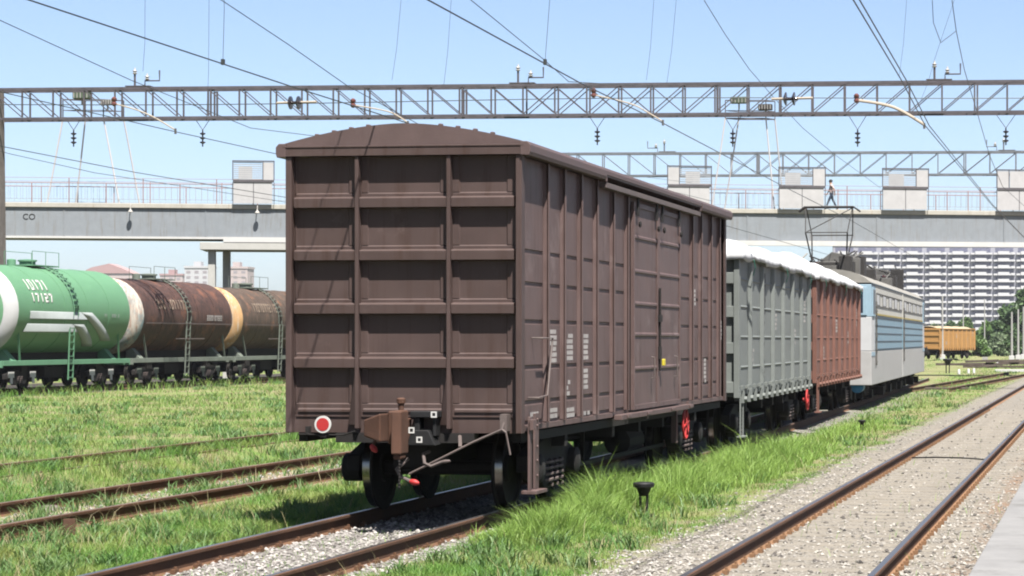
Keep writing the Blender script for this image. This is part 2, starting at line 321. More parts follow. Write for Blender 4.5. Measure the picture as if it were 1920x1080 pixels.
# ------------------------------------------------------------------ the brown boxcar
def boxcar():
    L, hw, ZB, ZT = 13.9, 1.37, .95, 4.07
    t = thing('boxcar', 'tall brown covered goods wagon, its ribbed steel end facing the camera', 'boxcar', (-7.81, 25.0, 0))
    # ---- the two ends
    X = lambda px: (px-755.5)/164.0
    posts = [X(667.5), X(842)]
    zs = [1.80, 2.41, 3.012, 3.607]
    for far in (0, 1):
        fy = (lambda y: y) if not far else (lambda y: L-y)
        e = MB(); e.box(-hw+.03, hw-.03, fy(.06), fy(.10), ZB, ZT)
        cols = [-hw+.07, posts[0], posts[1], hw-.07]; rows = [ZB+.28]+[z for z in zs]+[ZT+.12]
        for i in range(3):
            for j in range(5):
                a, b_ = cols[i]+(.11 if i else .03), cols[i+1]-.13
                z0, z1 = rows[j]+.055, rows[j+1]-.12
                q, y0, y1 = .014, fy(.047), fy(.0605)
                l0, l1 = cols[i]+.023, cols[i+1]-.023
                e.prism([(l0, y0, rows[j]-.10 if j == 0 else rows[j]+.004), (l0, y0, z0-q), (l0, y1, z0), (l0, y1, rows[j]-.10 if j == 0 else rows[j]+.004)], (l1-l0, 0, 0))   # lower margin, chamfered on top
                e.prism([(l0, y0, z0), (a-q, y0, z0), (a, y1, z0), (l0, y1, z0)], (0, 0, z1-z0))
                e.prism([(b_+q, y0, z0), (l1, y0, z0), (l1, y1, z0), (b_, y1, z0)], (0, 0, z1-z0))
        for i in range(3):
            e.prism([(cols[i]+.05, fy(.032), 1.185), (cols[i]+.05, fy(.032), 1.21), (cols[i]+.05, fy(.0465), 1.228), (cols[i]+.05, fy(.0465), 1.18)], (cols[i+1]-cols[i]-.11, 0, 0))
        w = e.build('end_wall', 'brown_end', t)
        for z in zs:
            l = MB()
            for i in range(3):
                a, b_ = cols[i]+.026, cols[i+1]-.026
                l.prism([(a, fy(-.036), z-.118), (a, fy(-.040), z-.012), (a, fy(-.026), z), (a, fy(.059), z+.012), (a, fy(.059), z-.125)], (b_-a, 0, 0))
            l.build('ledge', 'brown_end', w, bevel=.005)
        for k, x in enumerate(posts):
            p = MB(); p.box(x-.022, x+.022, fy(-.05), fy(.059), ZB+.05, ZT-.005)
            p.prism([(x-.022, fy(-.045), 1.62), (x-.022, fy(-.045), 1.04), (x-.12, fy(.02), 1.04)], (0, fy(.02)-fy(0), 0))
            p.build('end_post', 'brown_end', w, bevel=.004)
        for sx in (-1, 1):
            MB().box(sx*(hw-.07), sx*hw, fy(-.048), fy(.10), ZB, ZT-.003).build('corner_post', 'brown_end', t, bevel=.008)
        s = MB(); s.box(-.8, .8, fy(.012), fy(.20), .84, ZB-.003); s.build('end_sill', 'under', t)
    # ---- the two sides
    ribs = [1.26, 2.1, 3.0, 3.9, 4.9, 5.82, 9.66, 10.8, 11.6, 12.55, 13.35]
    bz = [3.0, 2.63, 2.2, 1.68, 1.28]
    for sx in (-1, 1):
        x = lambda d: sx*(hw-d)
        s = MB(); s.box(x(.10), x(.066), .104, L-.104, ZB+.02, ZT-.004)
        s.box(x(.066), x(.03), .104, 5.0, ZB+.02, ZB+.08); s.box(x(.066), x(.03), 10.5, L-.104, ZB+.02, ZB+.08)
        ed = [.10]+ribs+[L-.10]
        for i in range(len(ed)-1):
            if 5.0 < ed[i] < 9.0: continue
            a, b_ = ed[i]+(.02 if i == 0 else .06), ed[i+1]-.10
            zz = [ZB+.10]+sorted(bz)+[ZT-.06]
            for k in range(len(zz)-1):
                z0, z1, c = zz[k]+.022, zz[k+1]-.022, .012
                s.add([(x(.067),a,z0),(x(.067),b_,z0),(x(.067),b_,z1),(x(.067),a,z1),(x(.053),a+c,z0+c),(x(.053),b_-c,z0+c),(x(.053),b_-c,z1-c*.3),(x(.053),a+c,z1-c*.3)],
                      [(4,5,6,7),(0,1,5,4),(1,2,6,5),(2,3,7,6),(3,0,4,7)])
        sw = s.build('side_wall', 'brown', t)
        for y in ribs:
            r = MB()
            r.prism([(x(.064), y-.070, ZB+.09), (x(.0125), y-.018, ZB+.09), (x(.0125), y+.02, ZB+.09), (x(.064), y+.05, ZB+.09)], (0, 0, ZT-.01-ZB-.09))
            r.box(x(.012), x(0), y-.052, y+.022, ZB+.085, ZT-.008)
            r.build('side_rib', 'brown', sw, bevel=.004)
        # lettering: rows of worn white characters, too small to read
        m = MB(); rng = random.Random(3+sx)
        def row(y0, y1, z, h):
            y = y0
            while y < y1-.03:
                wch = rng.choice((.05,.06,.07))
                if rng.random() < .93: m.box(x(.0535), x(.0515), y, min(y+wch, y1), z, z+h)
                y += wch+.012
        for (a, b_, z0, n_) in ((1.42,1.82,1.73,6), (2.27,2.66,1.75,5), (3.16,3.52,1.75,5), (2.27,2.52,1.32,3), (3.16,3.5,1.38,4), (1.45,1.85,1.07,2), (2.27,2.75,1.05,2), (3.2,3.6,1.05,1), (.55,.95,1.12,1), (10.95,11.25,2.55,4),(12.0,12.2,1.3,6),(13.5,13.75,2.0,5)):
            for k in range(n_): row(a, b_, z0+k*.068, .05)
        m.build('lettering', 'letter', sw)
        # double door
        d = thing_part = None
        for y0, y1 in ((5.99, 7.735), (7.765, 9.50)):
            d = MB(); d.box(x(-.01), x(.022), y0, y1, 1.03, 3.90)
            for a, b_ in ((y0, y0+.07), (y1-.07, y1)): d.box(x(-.03), x(-.01), a, b_, 1.03, 3.90)
            for z in (1.03, 3.83): d.box(x(-.028), x(-.01), y0+.07, y1-.07, z, z+.07)
            for z in (1.60, 2.07, 2.50, 2.95, 3.42):
                d.prism([(x(-.009), y0+.075, z+.035), (x(-.024), y0+.075, z+.012), (x(-.024), y0+.075, z-.012), (x(-.009), y0+.075, z-.03)], (0, y1-y0-.15, 0))
            dd = d.build('door', 'brown', t, bevel=.004)
            for yy in (y0+.18, y1-.22):
                h = MB(); h.box(x(-.05), x(-.03), yy, yy+.09, 3.72, 3.98); h.lathe((x(-.05), yy+.045, 3.6), (sx,0,0), [(0,.03),(.02,.05),(.035,.03)], 8)
                h.build('hanger', 'under', dd)
            MB().tube([(x(-.03), (y0+y1)/2+.35, 1.75), (x(-.075), (y0+y1)/2+.35, 1.75), (x(-.075), (y0+y1)/2+.35, 1.45), (x(-.03), (y0+y1)/2+.35, 1.45)], .012).build('door_handle', 'greyrod', dd)
        lb = MB(); lb.tube([(x(-.05), 7.75, 1.55), (x(-.05), 7.75, 2.75)], .018, 6); lb.box(x(-.065), x(-.03), 7.68, 7.86, 2.26, 2.36); lb.box(x(-.06), x(-.03), 7.69, 7.83, 1.72, 1.90)
        lk = lb.build('lock_bar', 'under', t); MB().box(x(-.10), x(-.062), 7.80, 7.92, 1.62, 1.72).build('seal', 'yellow', lk, bevel=.01)
        g = MB(); g.box(x(-.085), x(-.002), 3.97, 10.95, 3.96, 4.03); g.build('door_rail', 'greyrod', t, bevel=.006)
        g = MB(); g.box(x(-.09), x(.02), 4.9, 10.2, .93, 1.0); g.box(x(-.03), x(-.006), 6.9, 7.02, .88, .925)
        for yy in (5.2, 6.6, 8.4, 9.9): g.box(x(-.11), x(-.091), yy, yy+.28, .945, .99)
        g.build('door_sill', 'brown', t, bevel=.006)
        # black dirt runs beside the leading edge of the door
        g = MB(); rng2 = random.Random(9)
        for (za, zb_) in ((1.08,1.7),(1.62,2.15)):
            zz = [za+(zb_-za)*k/7 for k in range(8)]
            left = [(x(.0525), 5.95-rng2.uniform(.03,.16), z) for z in zz]
            g.prism(left+[(x(.0525), 5.97, z) for z in reversed(zz)], (sx*.0017, 0, 0))
        g.build('dirt_run', 'grease', sw)
        # grab rail and step at the corner
        MB().tube([(x(.07), .62, 2.02), (x(-.07), .62, 2.02), (x(-.07), 1.12, 2.02), (x(-.07), .86, 1.36), (x(-.07), .44, 1.34), (x(.07), .44, 1.34)], .011, 6).build('grab_rail', 'greyrod', t, smooth=True)
        if sx < 0: continue
        st = MB(); st.box(x(-.03), x(-.005), .20, .30, .30, 1.13); st.box(x(-.03), x(-.005), .44, .62, .30, 1.16); st.box(x(-.12), x(.06), .16, .66, .26, .30); st.box(x(-.075), x(-.031), .18, .33, .98, 1.10)
        for zz in (.45,.62,.78,1.02,1.09): st.lathe((x(-.03), .53, zz), (sx,0,0), [(0,.02),(.015,.02)], 6)
        st.build('step', 'brown', t, bevel=.004)
    # ---- roof
    n = 24; arc = [(-1.455+2.91*i/n) for i in range(n+1)]
    za = lambda xx: 4.20+.235*(1-abs(xx/1.455)**1.7)
    r = MB()
    poly = [(-1.455,-.035,4.10)]+[(a, -.035, za(a)) for a in arc]+[(1.455,-.035,4.10)]
    r.prism(poly, (0, L+.07, 0))
    ro = r.build('roof', 'roofb', t, smooth=True)
    b = MB(); b.box(-1.40, 1.40, -.068, -.037, ZT, 4.185); b.box(-1.40, 1.40, -.076, -.0685, 4.165, 4.185); b.build('end_fascia', 'brown_end', ro, bevel=.004)
    b = MB(); b.box(-1.40, 1.40, L+.037, L+.055, ZT, 4.185); b.build('end_fascia', 'brown_end', ro, bevel=.004)
    b = MB()
    for sx in (-1, 1):
        for y0, y1 in ((-.075, 3.92), (10.98, L+.075)):
            b.prism([(sx*1.36,y0,4.062), (sx*1.462,y0,4.058), (sx*1.475,y0,4.10), (sx*1.475,y0,4.175), (sx*1.44,y0,4.215), (sx*1.36,y0,4.215)], (0, y1-y0, 0))
        b.prism([(sx*1.36,3.93,4.12), (sx*1.47,3.93,4.12), (sx*1.47,3.93,4.175), (sx*1.44,3.93,4.215), (sx*1.36,3.93,4.215)], (0, 7.04, 0))
        b.box(sx*1.36, sx*1.462, 3.95, 4.0, 4.035, 4.115); b.box(sx*1.36, sx*1.462, 10.9, 10.95, 4.035, 4.115)
    b.build('eave', 'roofb', ro, bevel=.006)
    f0 = None
    for xx in (-1.02,-.82,-.62,-.42,.42,.62,.82,1.02):
        for yy in [.02+2.31*k for k in range(7)]:
            if f0 is None: f = f0 = MB().box(-.022, .022, -.03, .04, -.02, .022).build('roof_stud', 'roofb', ro, bevel=.008)
            else: f = f0.copy(); COL.objects.link(f)
            f.location = (xx, yy, za(xx))
    # ---- underframe
    u = MB(); u.box(-.2, .2, .25, L-.25, .56, .90); 
    for y in (2.475, 5.2, 6.95, 8.7, L-2.475): u.box(-1.28, 1.28, y-.07, y+.07, .70, .94)
    for sx in (-1,1): u.box(sx*1.20, sx*1.30, .2, L-.2, .84, .945)
    u.lathe((-.65, 4.6, .55), (0,1,0), [(0,.05),(.05,.17),(.8,.17),(.85,.05)], 12); u.lathe((.72, 8.0, .5), (0,1,0), [(0,.05),(.05,.2),(1.1,.2),(1.15,.05)], 12)
    u.beam((-.9,2.6,.4), (-.9,11,.42), .05); u.beam((.95,3.6,.36), (.95,10.4,.36), .05); u.beam((.55,4.2,.55), (.95,5.2,.30), .06); u.beam((.9,5.0,.25),(.9,5.0,.9),.05)
    u.build('underframe', 'under', t)
    bogie(t, 2.475); bogie(t, L-2.475)
    # ---- end gear
    coupler(t, -.02, -1); coupler(t, L+.02, 1)
    s = MB(); s.box(.12, .44, -.16, .045, 1.13, 1.20); s.box(.16, .22, -.13, .045, .92, 1.13); s.box(.37, .41, -.13, .045, .92, 1.13)
    s.prism([(.10,-.20,.82), (.42,-.20,.82), (.34,-.20,.99), (.14,-.20,.99)], (0,.24,0)); 
    s = s.build('draft_plate', 'blacks', t, bevel=.008)
    w = MB()
    for (xx, zz, yy) in ((.395,1.165,-.163), (.15,.99,-.203), (.24,.885,-.203)):
        for a, b_, c, d_ in ((-.034,.034,.018,.034), (-.034,.034,-.034,-.018), (-.034,-.018,-.018,.018), (.018,.034,-.018,.018)): w.box(xx+a, xx+b_, yy-.004, yy+.002, zz+c, zz+d_)
    w.build('square_mark', 'whitep', s)
    d = MB(); d.lathe((-.925, -.055, 1.045), (0,-1,0), [(0,.097),(.012,.097)], 32); d = d.build('tail_disc', 'whitep', t, smooth=True)
    MB().lathe((-.925, -.067, 1.045), (0,-1,0), [(0,.073),(.004,.073)], 32).build('disc_centre', 'red', d, smooth=True)
    b = MB(); b.box(-.96,-.89,-.05,.045,.90,.95); b.tube([(-1.22,-.03,.93),(-.7,-.03,.925),(-.55,-.06,.97)], .01); b.box(-1.14,-1.10,-.04,.045,.93,1.02); b.build('disc_bracket', 'under', t)
    l = MB(); l.tube([(1.19,-.10,1.10), (1.17,-.14,1.0), (.85,-.18,.86), (.45,-.2,.66), (.12,-.2,.50)], .014, 7); l.tube([(1.17,-.14,1.0),(1.22,-.16,.97),(1.27,-.16,.72)], .012, 6)
    l.tube([(.66,-.05,.92),(.70,-.17,.80)], .022, 6); l.box(1.14, 1.22, -.12, .04, .98, 1.17)
    l.build('uncoupling_rod', 'greyrod', t, smooth=True)
    hose(t, [(.28,.05,.74), (.26,-.12,.72), (.30,-.2,.62), (.38,-.22,.59), (.5,-.2,.64)], (.9,0,.1), tip='greyrod', k=.6)
    hose(t, [(-.26,-.02,.90), (-.27,-.22,.86), (-.28,-.28,.81)], (.55,-.3,-.5), 'rustc')
    hose(t, [(.05,.0,.66), (-.03,-.18,.55), (.03,-.22,.47), (.16,-.24,.42)], (1,-.1,-.22))
    c = MB()
    for k in range(9): c.lathe((.14+.004*(k%2), -.62, .66-.035*k), (0,0,1), [(-.02,.008),(.0,.016),(.02,.008)], 6)
    c.build('chain', 'under', t)
    # ---- brake wheel
    w = MB(); R = .225
    w.tube([(1.40, 9.9+R*math.cos(a), .70+R*math.sin(a)) for a in [i*2*PI/24 for i in range(25)]], .017, 7, cap=False)
    for k in range(6):
        a = k*PI/3+.2; w.beam((1.40, 9.9, .70), (1.40, 9.9+R*math.cos(a), .70+R*math.sin(a)), .022, .045, up=(1,0,0))
    w.lathe((1.36, 9.9, .70), (1,0,0), [(0,.05),(.07,.05)], 12); w = w.build('brake_wheel', 'red', t, smooth=True)
    MB().tube([(1.0,9.9,.7),(1.36,9.9,.7)], .02).build('spindle', 'under', w)
    MB().box(1.24, 1.32, 9.55, 9.68, .42, .93).build('brake_bracket', 'brown', t)
    return t
BOX = boxcar()
# ------------------------------------------------------------------ open wagons
def gondola(y0, label, mat, matside, L=12.7, npan=7, ztop=3.47, group=None, loc=None, rz=None, simple=False):
    hw, ZB = 1.40, .98
    t = thing('gondola_wagon', label, 'open wagon', loc or (rail_x(y0), y0, 0), rz if rz is not None else (math.atan(.026) if y0 > 39.5 else 0), group)
    ys = [.04+(L-.08)*k/npan for k in range(npan+1)]
    for sx in (-1, 1):
        x = lambda d: sx*(hw-d)
        s = MB(); s.box(x(.10), x(.07), .06, L-.06, ZB+.02, ztop)
        for i in range(npan):
            for z in (1.5, 2.05, 2.6, 3.1):
                s.prism([(x(.071), ys[i]+.13, z+.03), (x(.055), ys[i]+.13, z), (x(.071), ys[i]+.13, z-.03)], (0, ys[i+1]-ys[i]-.26, 0))
        sw = s.build('side_wall', matside, t)
        for y in ys:
            r = MB(); yy = min(max(y, .16), L-.16)
            r.prism([(x(.068), yy-.12, ZB-.02), (x(0), yy-.05, ZB-.02), (x(0), yy+.05, ZB-.02), (x(.068), yy+.12, ZB-.02)], (0, 0, ztop-ZB-.03))
            r.build('side_post', matside, sw, bevel=.005)
        c = MB(); c.box(x(.11), x(-.015), .0, L, ztop, ztop+.07); c.build('top_rail', mat, t, bevel=.008)
        if simple: continue
        for k in range(npan*2):
            g = MB(); yy = .5+(L-1.0)*k/(npan*2-1); g.box(x(.02), x(-.03), yy-.06, yy+.06, ZB-.12, ZB+.10); g.lathe((x(-.03), yy, ZB-.05), (sx,0,0), [(0,.05),(.05,.05)], 8)
            g.box(x(.05), x(-.02), yy-.19, yy+.19, ZB+.14, ZB+.19)
            g.build('hatch_latch', mat, sw)
        m = MB(); rng = random.Random(int(y0*10)+sx)
        for (ya, yb, za, k_) in ((2.2,2.6,1.5,4), (5.9,6.3,2.2,5), (9.6,9.9,1.9,4), (L-1.0,L-.7,2.4,6)):
            for k in range(k_):
                y = ya
                while y < yb:
                    if rng.random() < .85: m.box(x(.070), x(.0675), y, y+.05, za+.09*k, za+.09*k+.06)
                    y += .075
        m.build('lettering', 'letter', sw)
        st = MB(); st.box(x(.01), x(-.015), .11, .155, .28, 1.05); st.box(x(.01), x(-.015), .47, .51, .28, 1.0); st.box(x(.06), x(-.08), .09, .53, .255, .28); st.build('step', mat, t)
    for yy, s in ((0, 1), (L, -1)):
        e = MB(); e.box(-hw+.10, hw-.10, yy+s*.07, yy+s*.10, ZB, ztop)
        for z in (1.15, 1.85, 2.5, 3.1): e.box(-hw+.10, hw-.10, yy, yy+s*.069, z-.10, z+.10)
        for xx in (-hw+.05, hw-.05): e.box(xx-.05, xx+.05, yy-.01*s, yy+s*.12, ZB-.02, ztop-.002)
        e.build('end_wall', mat, t, bevel=.008)
    MB().box(-hw+.1, hw-.1, .1, L-.1, ZB-.08, ZB).build('floor', 'under', t)
    u = MB(); u.box(-.22, .22, .0, L, .55, .89)
    for y in (2.1, 4.5, L/2, L-4.5, L-2.1): u.box(-1.25, 1.25, y-.08, y+.08, .66, .89)
    u.lathe((.7, L/2-1.8, .5), (0,1,0), [(0,.05),(.05,.19),(1.0,.19),(1.05,.05)], 10)
    u.build('underframe', 'under', t)
    bogie(t, 2.0, dark='under'); bogie(t, L-2.0, dark='under')
    coupler(t, .0, -1, 'under'); coupler(t, L, 1, 'under')
    return t
G1 = gondola(40.25, 'grey ribbed open wagon coupled behind the brown boxcar, loaded under a white tarpaulin', 'grey_wagon', 'grey_side', 12.7)
s = MB()
rs = random.Random(5)
for za, zb_, w_ in ((1.55,2.35,.16), (1.0,1.4,.13)):
    zz = [za+(zb_-za)*k/9 for k in range(10)]
    s.prism([(1.334, 4.05-w_*(.4+rs.random()), z) for z in zz]+[(1.334, 4.1+w_*(.4+rs.random()), z) for z in reversed(zz)], (.002,0,0))
zz = [2.5+.8*k/9 for k in range(10)]
s.prism([(1.334, 3.96-.1*(.4+rs.random()), z) for z in zz]+[(1.334, 4.3+.1*(.4+rs.random()), z) for z in reversed(zz)], (.002,0,0))
s.build('tar_stain', 'stain', G1)
G2 = gondola(54.2, 'faded red ribbed open wagon between the grey wagon and the blue locomotive, under white sheeting', 'red_wagon', 'red_wagon', 13.3, npan=8)
def hand_wheel(parent, y, z, R=.3):
    R = .23; w = MB(); w.tube([(1.36, y+R*math.cos(a), z+R*math.sin(a)) for a in [i*2*PI/20 for i in range(21)]], .022, 6, cap=False)
    for k in range(4): w.beam((1.36,y,z), (1.36, y+R*math.cos(k*PI/2+.4), z+R*math.sin(k*PI/2+.4)), .03, .05, up=(1,0,0))
    w.lathe((1.26,y,z), (1,0,0), [(0,.04),(.12,.04)], 8); return w.build('brake_wheel', 'red', parent, smooth=True)
hand_wheel(G1, 12.2, .62); 
def tarpaulin(wagon, L, label, peak, seed, ztop=3.55):
    rng = np.random.RandomState(seed); ph = rng.rand(8)*6.28
    t = []; nx, ny = 16, 70
    for j in range(ny+1):
        y = -.06+(L+.12)*j/ny; row = []
        for i in range(nx+1):
            u = -1+2*i/nx; x = u*1.46
            e = (1-abs(u)**3.0)
            lump = .5+.25*math.sin(y*1.05+ph[0])+.18*math.sin(y*2.3+ph[1]+2*u)+.13*math.sin(y*4.1+ph[2]-3*u)+.10*math.sin(6.3*y+5*u+ph[3])+.06*math.sin(11*y-7*u+ph[6])
            endf = min(1, (y+.06)/.6, (L+.06-y)/.9); endf = max(0, endf)**.6
            z = ztop+.03+peak*e*max(.15, lump)*endf*(1.0 if y > 3 else 1.0+.35*(1-y/3))
            row.append((x+.012*math.sin(9*y+ph[4]), y, z))
        sag = lambda k: .10+.028*math.sin(1.7*y+ph[5+k])+.014*math.sin(4.3*y+ph[k])+.01*math.sin(9.1*y)
        row = [(-1.47-.02*math.sin(6*y), y, ztop-sag(0))]+row+[(1.47+.02*math.sin(6*y+1), y, ztop-sag(1))]
        t.append(row)
    first = [(x, -.09, ztop-.14+.03*math.sin(4*x+ph[2])) for x, y, z in t[0]]; last = [(x, L+.09, ztop-.13) for x, y, z in t[-1]]
    o = MB().grid([first]+t+[last])
    root = thing('tarpaulin', label, 'tarpaulin', wagon.location, wagon.rotation_euler[2], 'white sheets over the wagon loads')
    b = o.build('sheet', 'tarp', root, smooth=False, solid=.02)
    b.data.polygons.foreach_set('use_smooth', [True]*len(b.data.polygons))
    r = MB()
    for yy in (L*.12, L*.55, L*.93): r.tube([(1.47, yy, ztop-.08), (1.485, yy+.1, ztop-.22), (1.43, yy+.22, ztop-.36)], .008, 5)
    r.build('tie_cords', 'green_rope', root)
    return root
tarpaulin(G1, 12.7, 'lumpy white tarpaulin tied over the load of the grey wagon', .42, 3)
tarpaulin(G2, 13.3, 'white sheet bulging over the load of the faded red wagon', .46, 12)
# ------------------------------------------------------------------ electric locomotive
def pantograph(parent, yc, zb):
    p = MB()
    for sx in (-1, 1):
        for sy in (-1, 1):
            p.tube([(sx*.55, yc, zb+.35), (sx*.66, yc+sy*1.0, zb+1.25)], .024, 6)
            p.tube([(sx*.66, yc+sy*1.0, zb+1.25), (sx*.74, yc+sy*.12, 6.18)], .017, 6)
        p.tube([(sx*.55, yc-.5, zb+.35), (sx*.55, yc+.5, zb+.35)], .045, 6)
    p.tube([(-.66,yc-1,zb+1.25),(.74,yc-.12,6.18)], .016, 5); p.tube([(-.66,yc+1,zb+1.25),(.66,yc+1,zb+1.25)], .02, 5); p.tube([(-.66,yc-1,zb+1.25),(.66,yc-1,zb+1.25)], .016, 5)
    p.beam((-.6,yc,zb+.30), (.6,yc,zb+.30), .4, .07)
    b = p.build('pantograph', 'equip_dk', parent)
    c = MB()
    for yy in (-.16, .16): c.tube([(-.98,yc+yy,6.08),(-.78,yc+yy,6.22),(.78,yc+yy,6.22),(.98,yc+yy,6.08)], .03, 6)
    c.build('collector_bow', 'equip_dk', b)
    i = MB()
    for sx in (-1,1):
        for sy in (-.45,.45):
            prof = []
            for k in range(4): prof += [(k*.075,.05),(k*.075+.03,.12),(k*.075+.05,.05)]
            i.lathe((sx*.55, yc+sy, zb), (0,0,1), prof, 10)
    i.build('insulators', 'ins_white', b, smooth=True)
    return b
def locomotive():
    y0 = 69.9; hw = 1.54; S = 15.4
    t = thing('electric_locomotive', 'white and blue two-section electric locomotive at the head of the goods train', 'locomotive', (rail_x(y0)+.0, y0, 0), math.atan(.026))
    for k in (0, 1):
        o = k*(S+.5); cab0 = k == 0
        a, b = o, o+S
        lo = MB(); lo.box(-hw, hw, a, b, .60, 1.65); lo = lo.build('lower_body', 'loco_grey', t, bevel=.02)
        ca, cb = (a, a+1.5) if cab0 else (b-1.5, b)
        ba, bb = (a+1.5, b) if cab0 else (a, b-1.5)
        MB().box(-hw, hw, ba+.003, bb-.003, 1.653, 2.76).build('blue_band', 'loco_blue', t)
        MB().box(-hw, hw, ba+.003, bb-.003, 2.763, 3.70).build('upper_side', 'loco_cream', t)
        c = MB(); c.mi = 0; c.box(-hw+.003, hw-.003, ca, cb, 1.653, 2.70); c.mi = 1; c.box(-hw+.003, hw-.003, ca, cb, 2.703, 3.70)
        c.mi = 0
        cab = c.build('cab', ['loco_white', 'loco_cabblue'], t, bevel=.015)
        for sx in (-1, 1):
            wy = (ca+.35, ca+1.25) if cab0 else (cb-1.25, cb-.35)
            f = MB(); f.box(sx*(hw-.01), sx*(hw+.03), wy[0]-.08, wy[1]+.08, 2.72, 3.62); f = f.build('cab_window', 'loco_cabblue', cab, bevel=.01)
            MB().box(sx*(hw+.025), sx*(hw+.034), wy[0], wy[1], 2.80, 3.55).build('pane', 'glassd', f)
            ye = -.012 if cab0 else 2*S+.5
            fw = MB().box(sx*.40, sx*1.40, ye-.02, ye+.03, 2.75, 3.62).build('windscreen_frame', 'loco_cabblue', cab, bevel=.01); MB().box(sx*.62, sx*1.28, ye-.026, ye+.036, 2.83, 3.54).build('windscreen', 'glassd', fw)
            MB().box(sx*(hw-.003), sx*(hw+.012), ca+.02, cb-.02, 1.50, 1.62).build('blue_stripe', 'loco_cabblue', cab)
            r = MB()
            for z in (1.70,1.95,2.20,2.45,2.70): r.box(sx*(hw-.002), sx*(hw+.012), ba, bb-.1, z-.013, z+.013)
            r.build('side_ribs', 'loco_trim', t)
            r = MB(); r.box(sx*(hw-.002), sx*(hw+.02), ba, bb-.1, 2.775, 2.83); r.build('yellow_line', 'yellow_trim', t)
            n = 9
            r = MB(); r.box(sx*(hw-.002), sx*(hw+.02), ba+.4, bb-.3, 3.05, 3.075); r.box(sx*(hw-.002), sx*(hw+.02), ba+.4, bb-.3, 3.45, 3.475)
            for i in range(n+1):
                yy = ba+.4+(bb-ba-.75)*i/n; r.box(sx*(hw-.002), sx*(hw+.02), yy, yy+.05, 3.076, 3.449)
            r.build('louvre_frames', 'equip', t)
            for i in range(0, n, 2):
                yy = ba+.45+(bb-ba-.75)*i/n; MB().box(sx*(hw-.002), sx*(hw+.012), yy+.04, yy+(bb-ba-.75)/n-.09, 3.11, 3.42).build('side_panel', 'loco_white', t)
            MB().box(sx*(hw-.002), sx*(hw+.02), a+.0, b, 3.702, 3.75).build('gutter', 'loco_trim', t)
            d = MB(); d.box(sx*(hw+.0), sx*(hw+.03), ba+.1, ba+.16, 1.2, 3.2); d.box(sx*(hw+.0), sx*(hw+.03), ba+.55, ba+.6, 1.2, 3.2)
            for z in (1.3,1.7,2.1,2.5,2.9): d.box(sx*(hw+.031), sx*(hw+.05), ba+.1, ba+.6, z-.015, z+.015)
            d.build('ladder', 'equip', t)
        arc = [(-hw+2*hw*i/14) for i in range(15)]
        zr = lambda xx: 3.75+.42*(1-abs(xx/hw)**3.2)
        MB().prism([(xx, a, zr(xx)) for xx in arc], (0, S, 0)).build('roof', 'loco_roof', t, smooth=True)
        MB().box(-.22, .22, a+1, b-1, .30, .599).build('frame', 'under', t)
        g = MB(); rg = random.Random(k+4)
        for i in range(14):
            yy = a+.8+(S-1.8)*i/13; g.box(rg.uniform(-1.2,-.6), rg.uniform(.8,1.4), yy-.25, yy+.25, .12, .40)
        g.build('underbody_gear', 'under', t)
        for c_ in (3.6, S-3.6): bogie(t, a+c_, wb=2.9, r=.60, dark='under', nspring=2)
        e = MB(); rg = random.Random(20+k)
        e.box(-.6, .75, a+4.2, a+5.6, 4.05, 4.55); e.prism([(-.75,a+6.62,3.92),(.75,a+6.62,3.92),(.75,a+6.62,4.75),(-.3,a+6.62,4.95),(-.75,a+6.62,4.6)], (0,.9,0)); e.box(-.6,.6,a+9.2,a+10.6,4.05,4.5); e.box(-.85,-.2,a+8.5,a+8.9,4.1,4.8)
        for i in range(5): e.tube([(rg.uniform(-.8,.8), a+2+i*2.2, 4.15), (rg.uniform(-.8,.8), a+3.2+i*2.2, 4.85)], .03, 6)
        e.build('roof_equipment', 'equip', t, bevel=.03)
        for i in range(24):
            yy = a+1.2+(S-2.4)*rg.random(); xx = rg.uniform(-.9,.9); q = MB(); hh = rg.uniform(.2,.75)
            q.box(xx-rg.uniform(.1,.3), xx+rg.uniform(.1,.3), yy-rg.uniform(.1,.5), yy+rg.uniform(.1,.5), 4.0, 4.1+hh); q.tube([(xx,yy,4.1+hh-.02),(xx+rg.uniform(-.3,.3),yy+rg.uniform(.3,1.2),4.3+hh)], .03, 5)
            q.build('roof_box', rg.choice(('equip','equip_dk','equip_dk','loco_roof')), t, bevel=.02)
        i_ = MB()
        for yy in (3.4, 3.9, 7.9, 8.6, 12.8, 13.6, 14.2):
            for xx in (-.5, .55):
                prof = []
                for q in range(5): prof += [(q*.08,.05),(q*.08+.035,.13),(q*.08+.06,.05)]
                i_.lathe((xx, a+yy, 4.12), (0,0,1), prof, 9)
        i_.build('roof_insulators', 'ins_red', t, smooth=True)
        b_ = MB(); b_.tube([(.55,a+1.2,4.65),(.55,a+8,4.7),(.5,b-.6,4.62)], .03, 6); b_.tube([(-.5,a+1.4,4.62),(-.5,b-.5,4.6)], .025, 6); b_.box(-1.0,-.55,a+12.4,a+13.4,4.0,4.5)
        b_.build('bus_bar', 'equip_dk', t)
    MB().box(-1.25, 1.25, S+.003, S+.497, .7, 3.7).build('gangway', 'loco_trim', t)
    pantograph(t, 6.6, 4.05) if False else pantograph(t, 2.6, 4.12)
    lp = MB(); yc = 2*S+.5-2.6
    for sx in (-1,1): lp.tube([(sx*.55,yc-.9,4.55),(sx*.6,yc+.9,4.62)], .03, 6)
    lp.tube([(-.9,yc,4.7),(.9,yc,4.7)], .03, 6); lp.build('folded_pantograph', 'equip_dk', t)
    g = MB(); g.lathe((1.05,.5,.55), (0,1,0), [(0,.05),(.06,.2),(.8,.2),(.85,.05)], 12); g.build('blue_reservoir', 'blue_gear', t, smooth=True)
    coupler(t, .0, -1, 'under')
    return t
LOCO = locomotive()
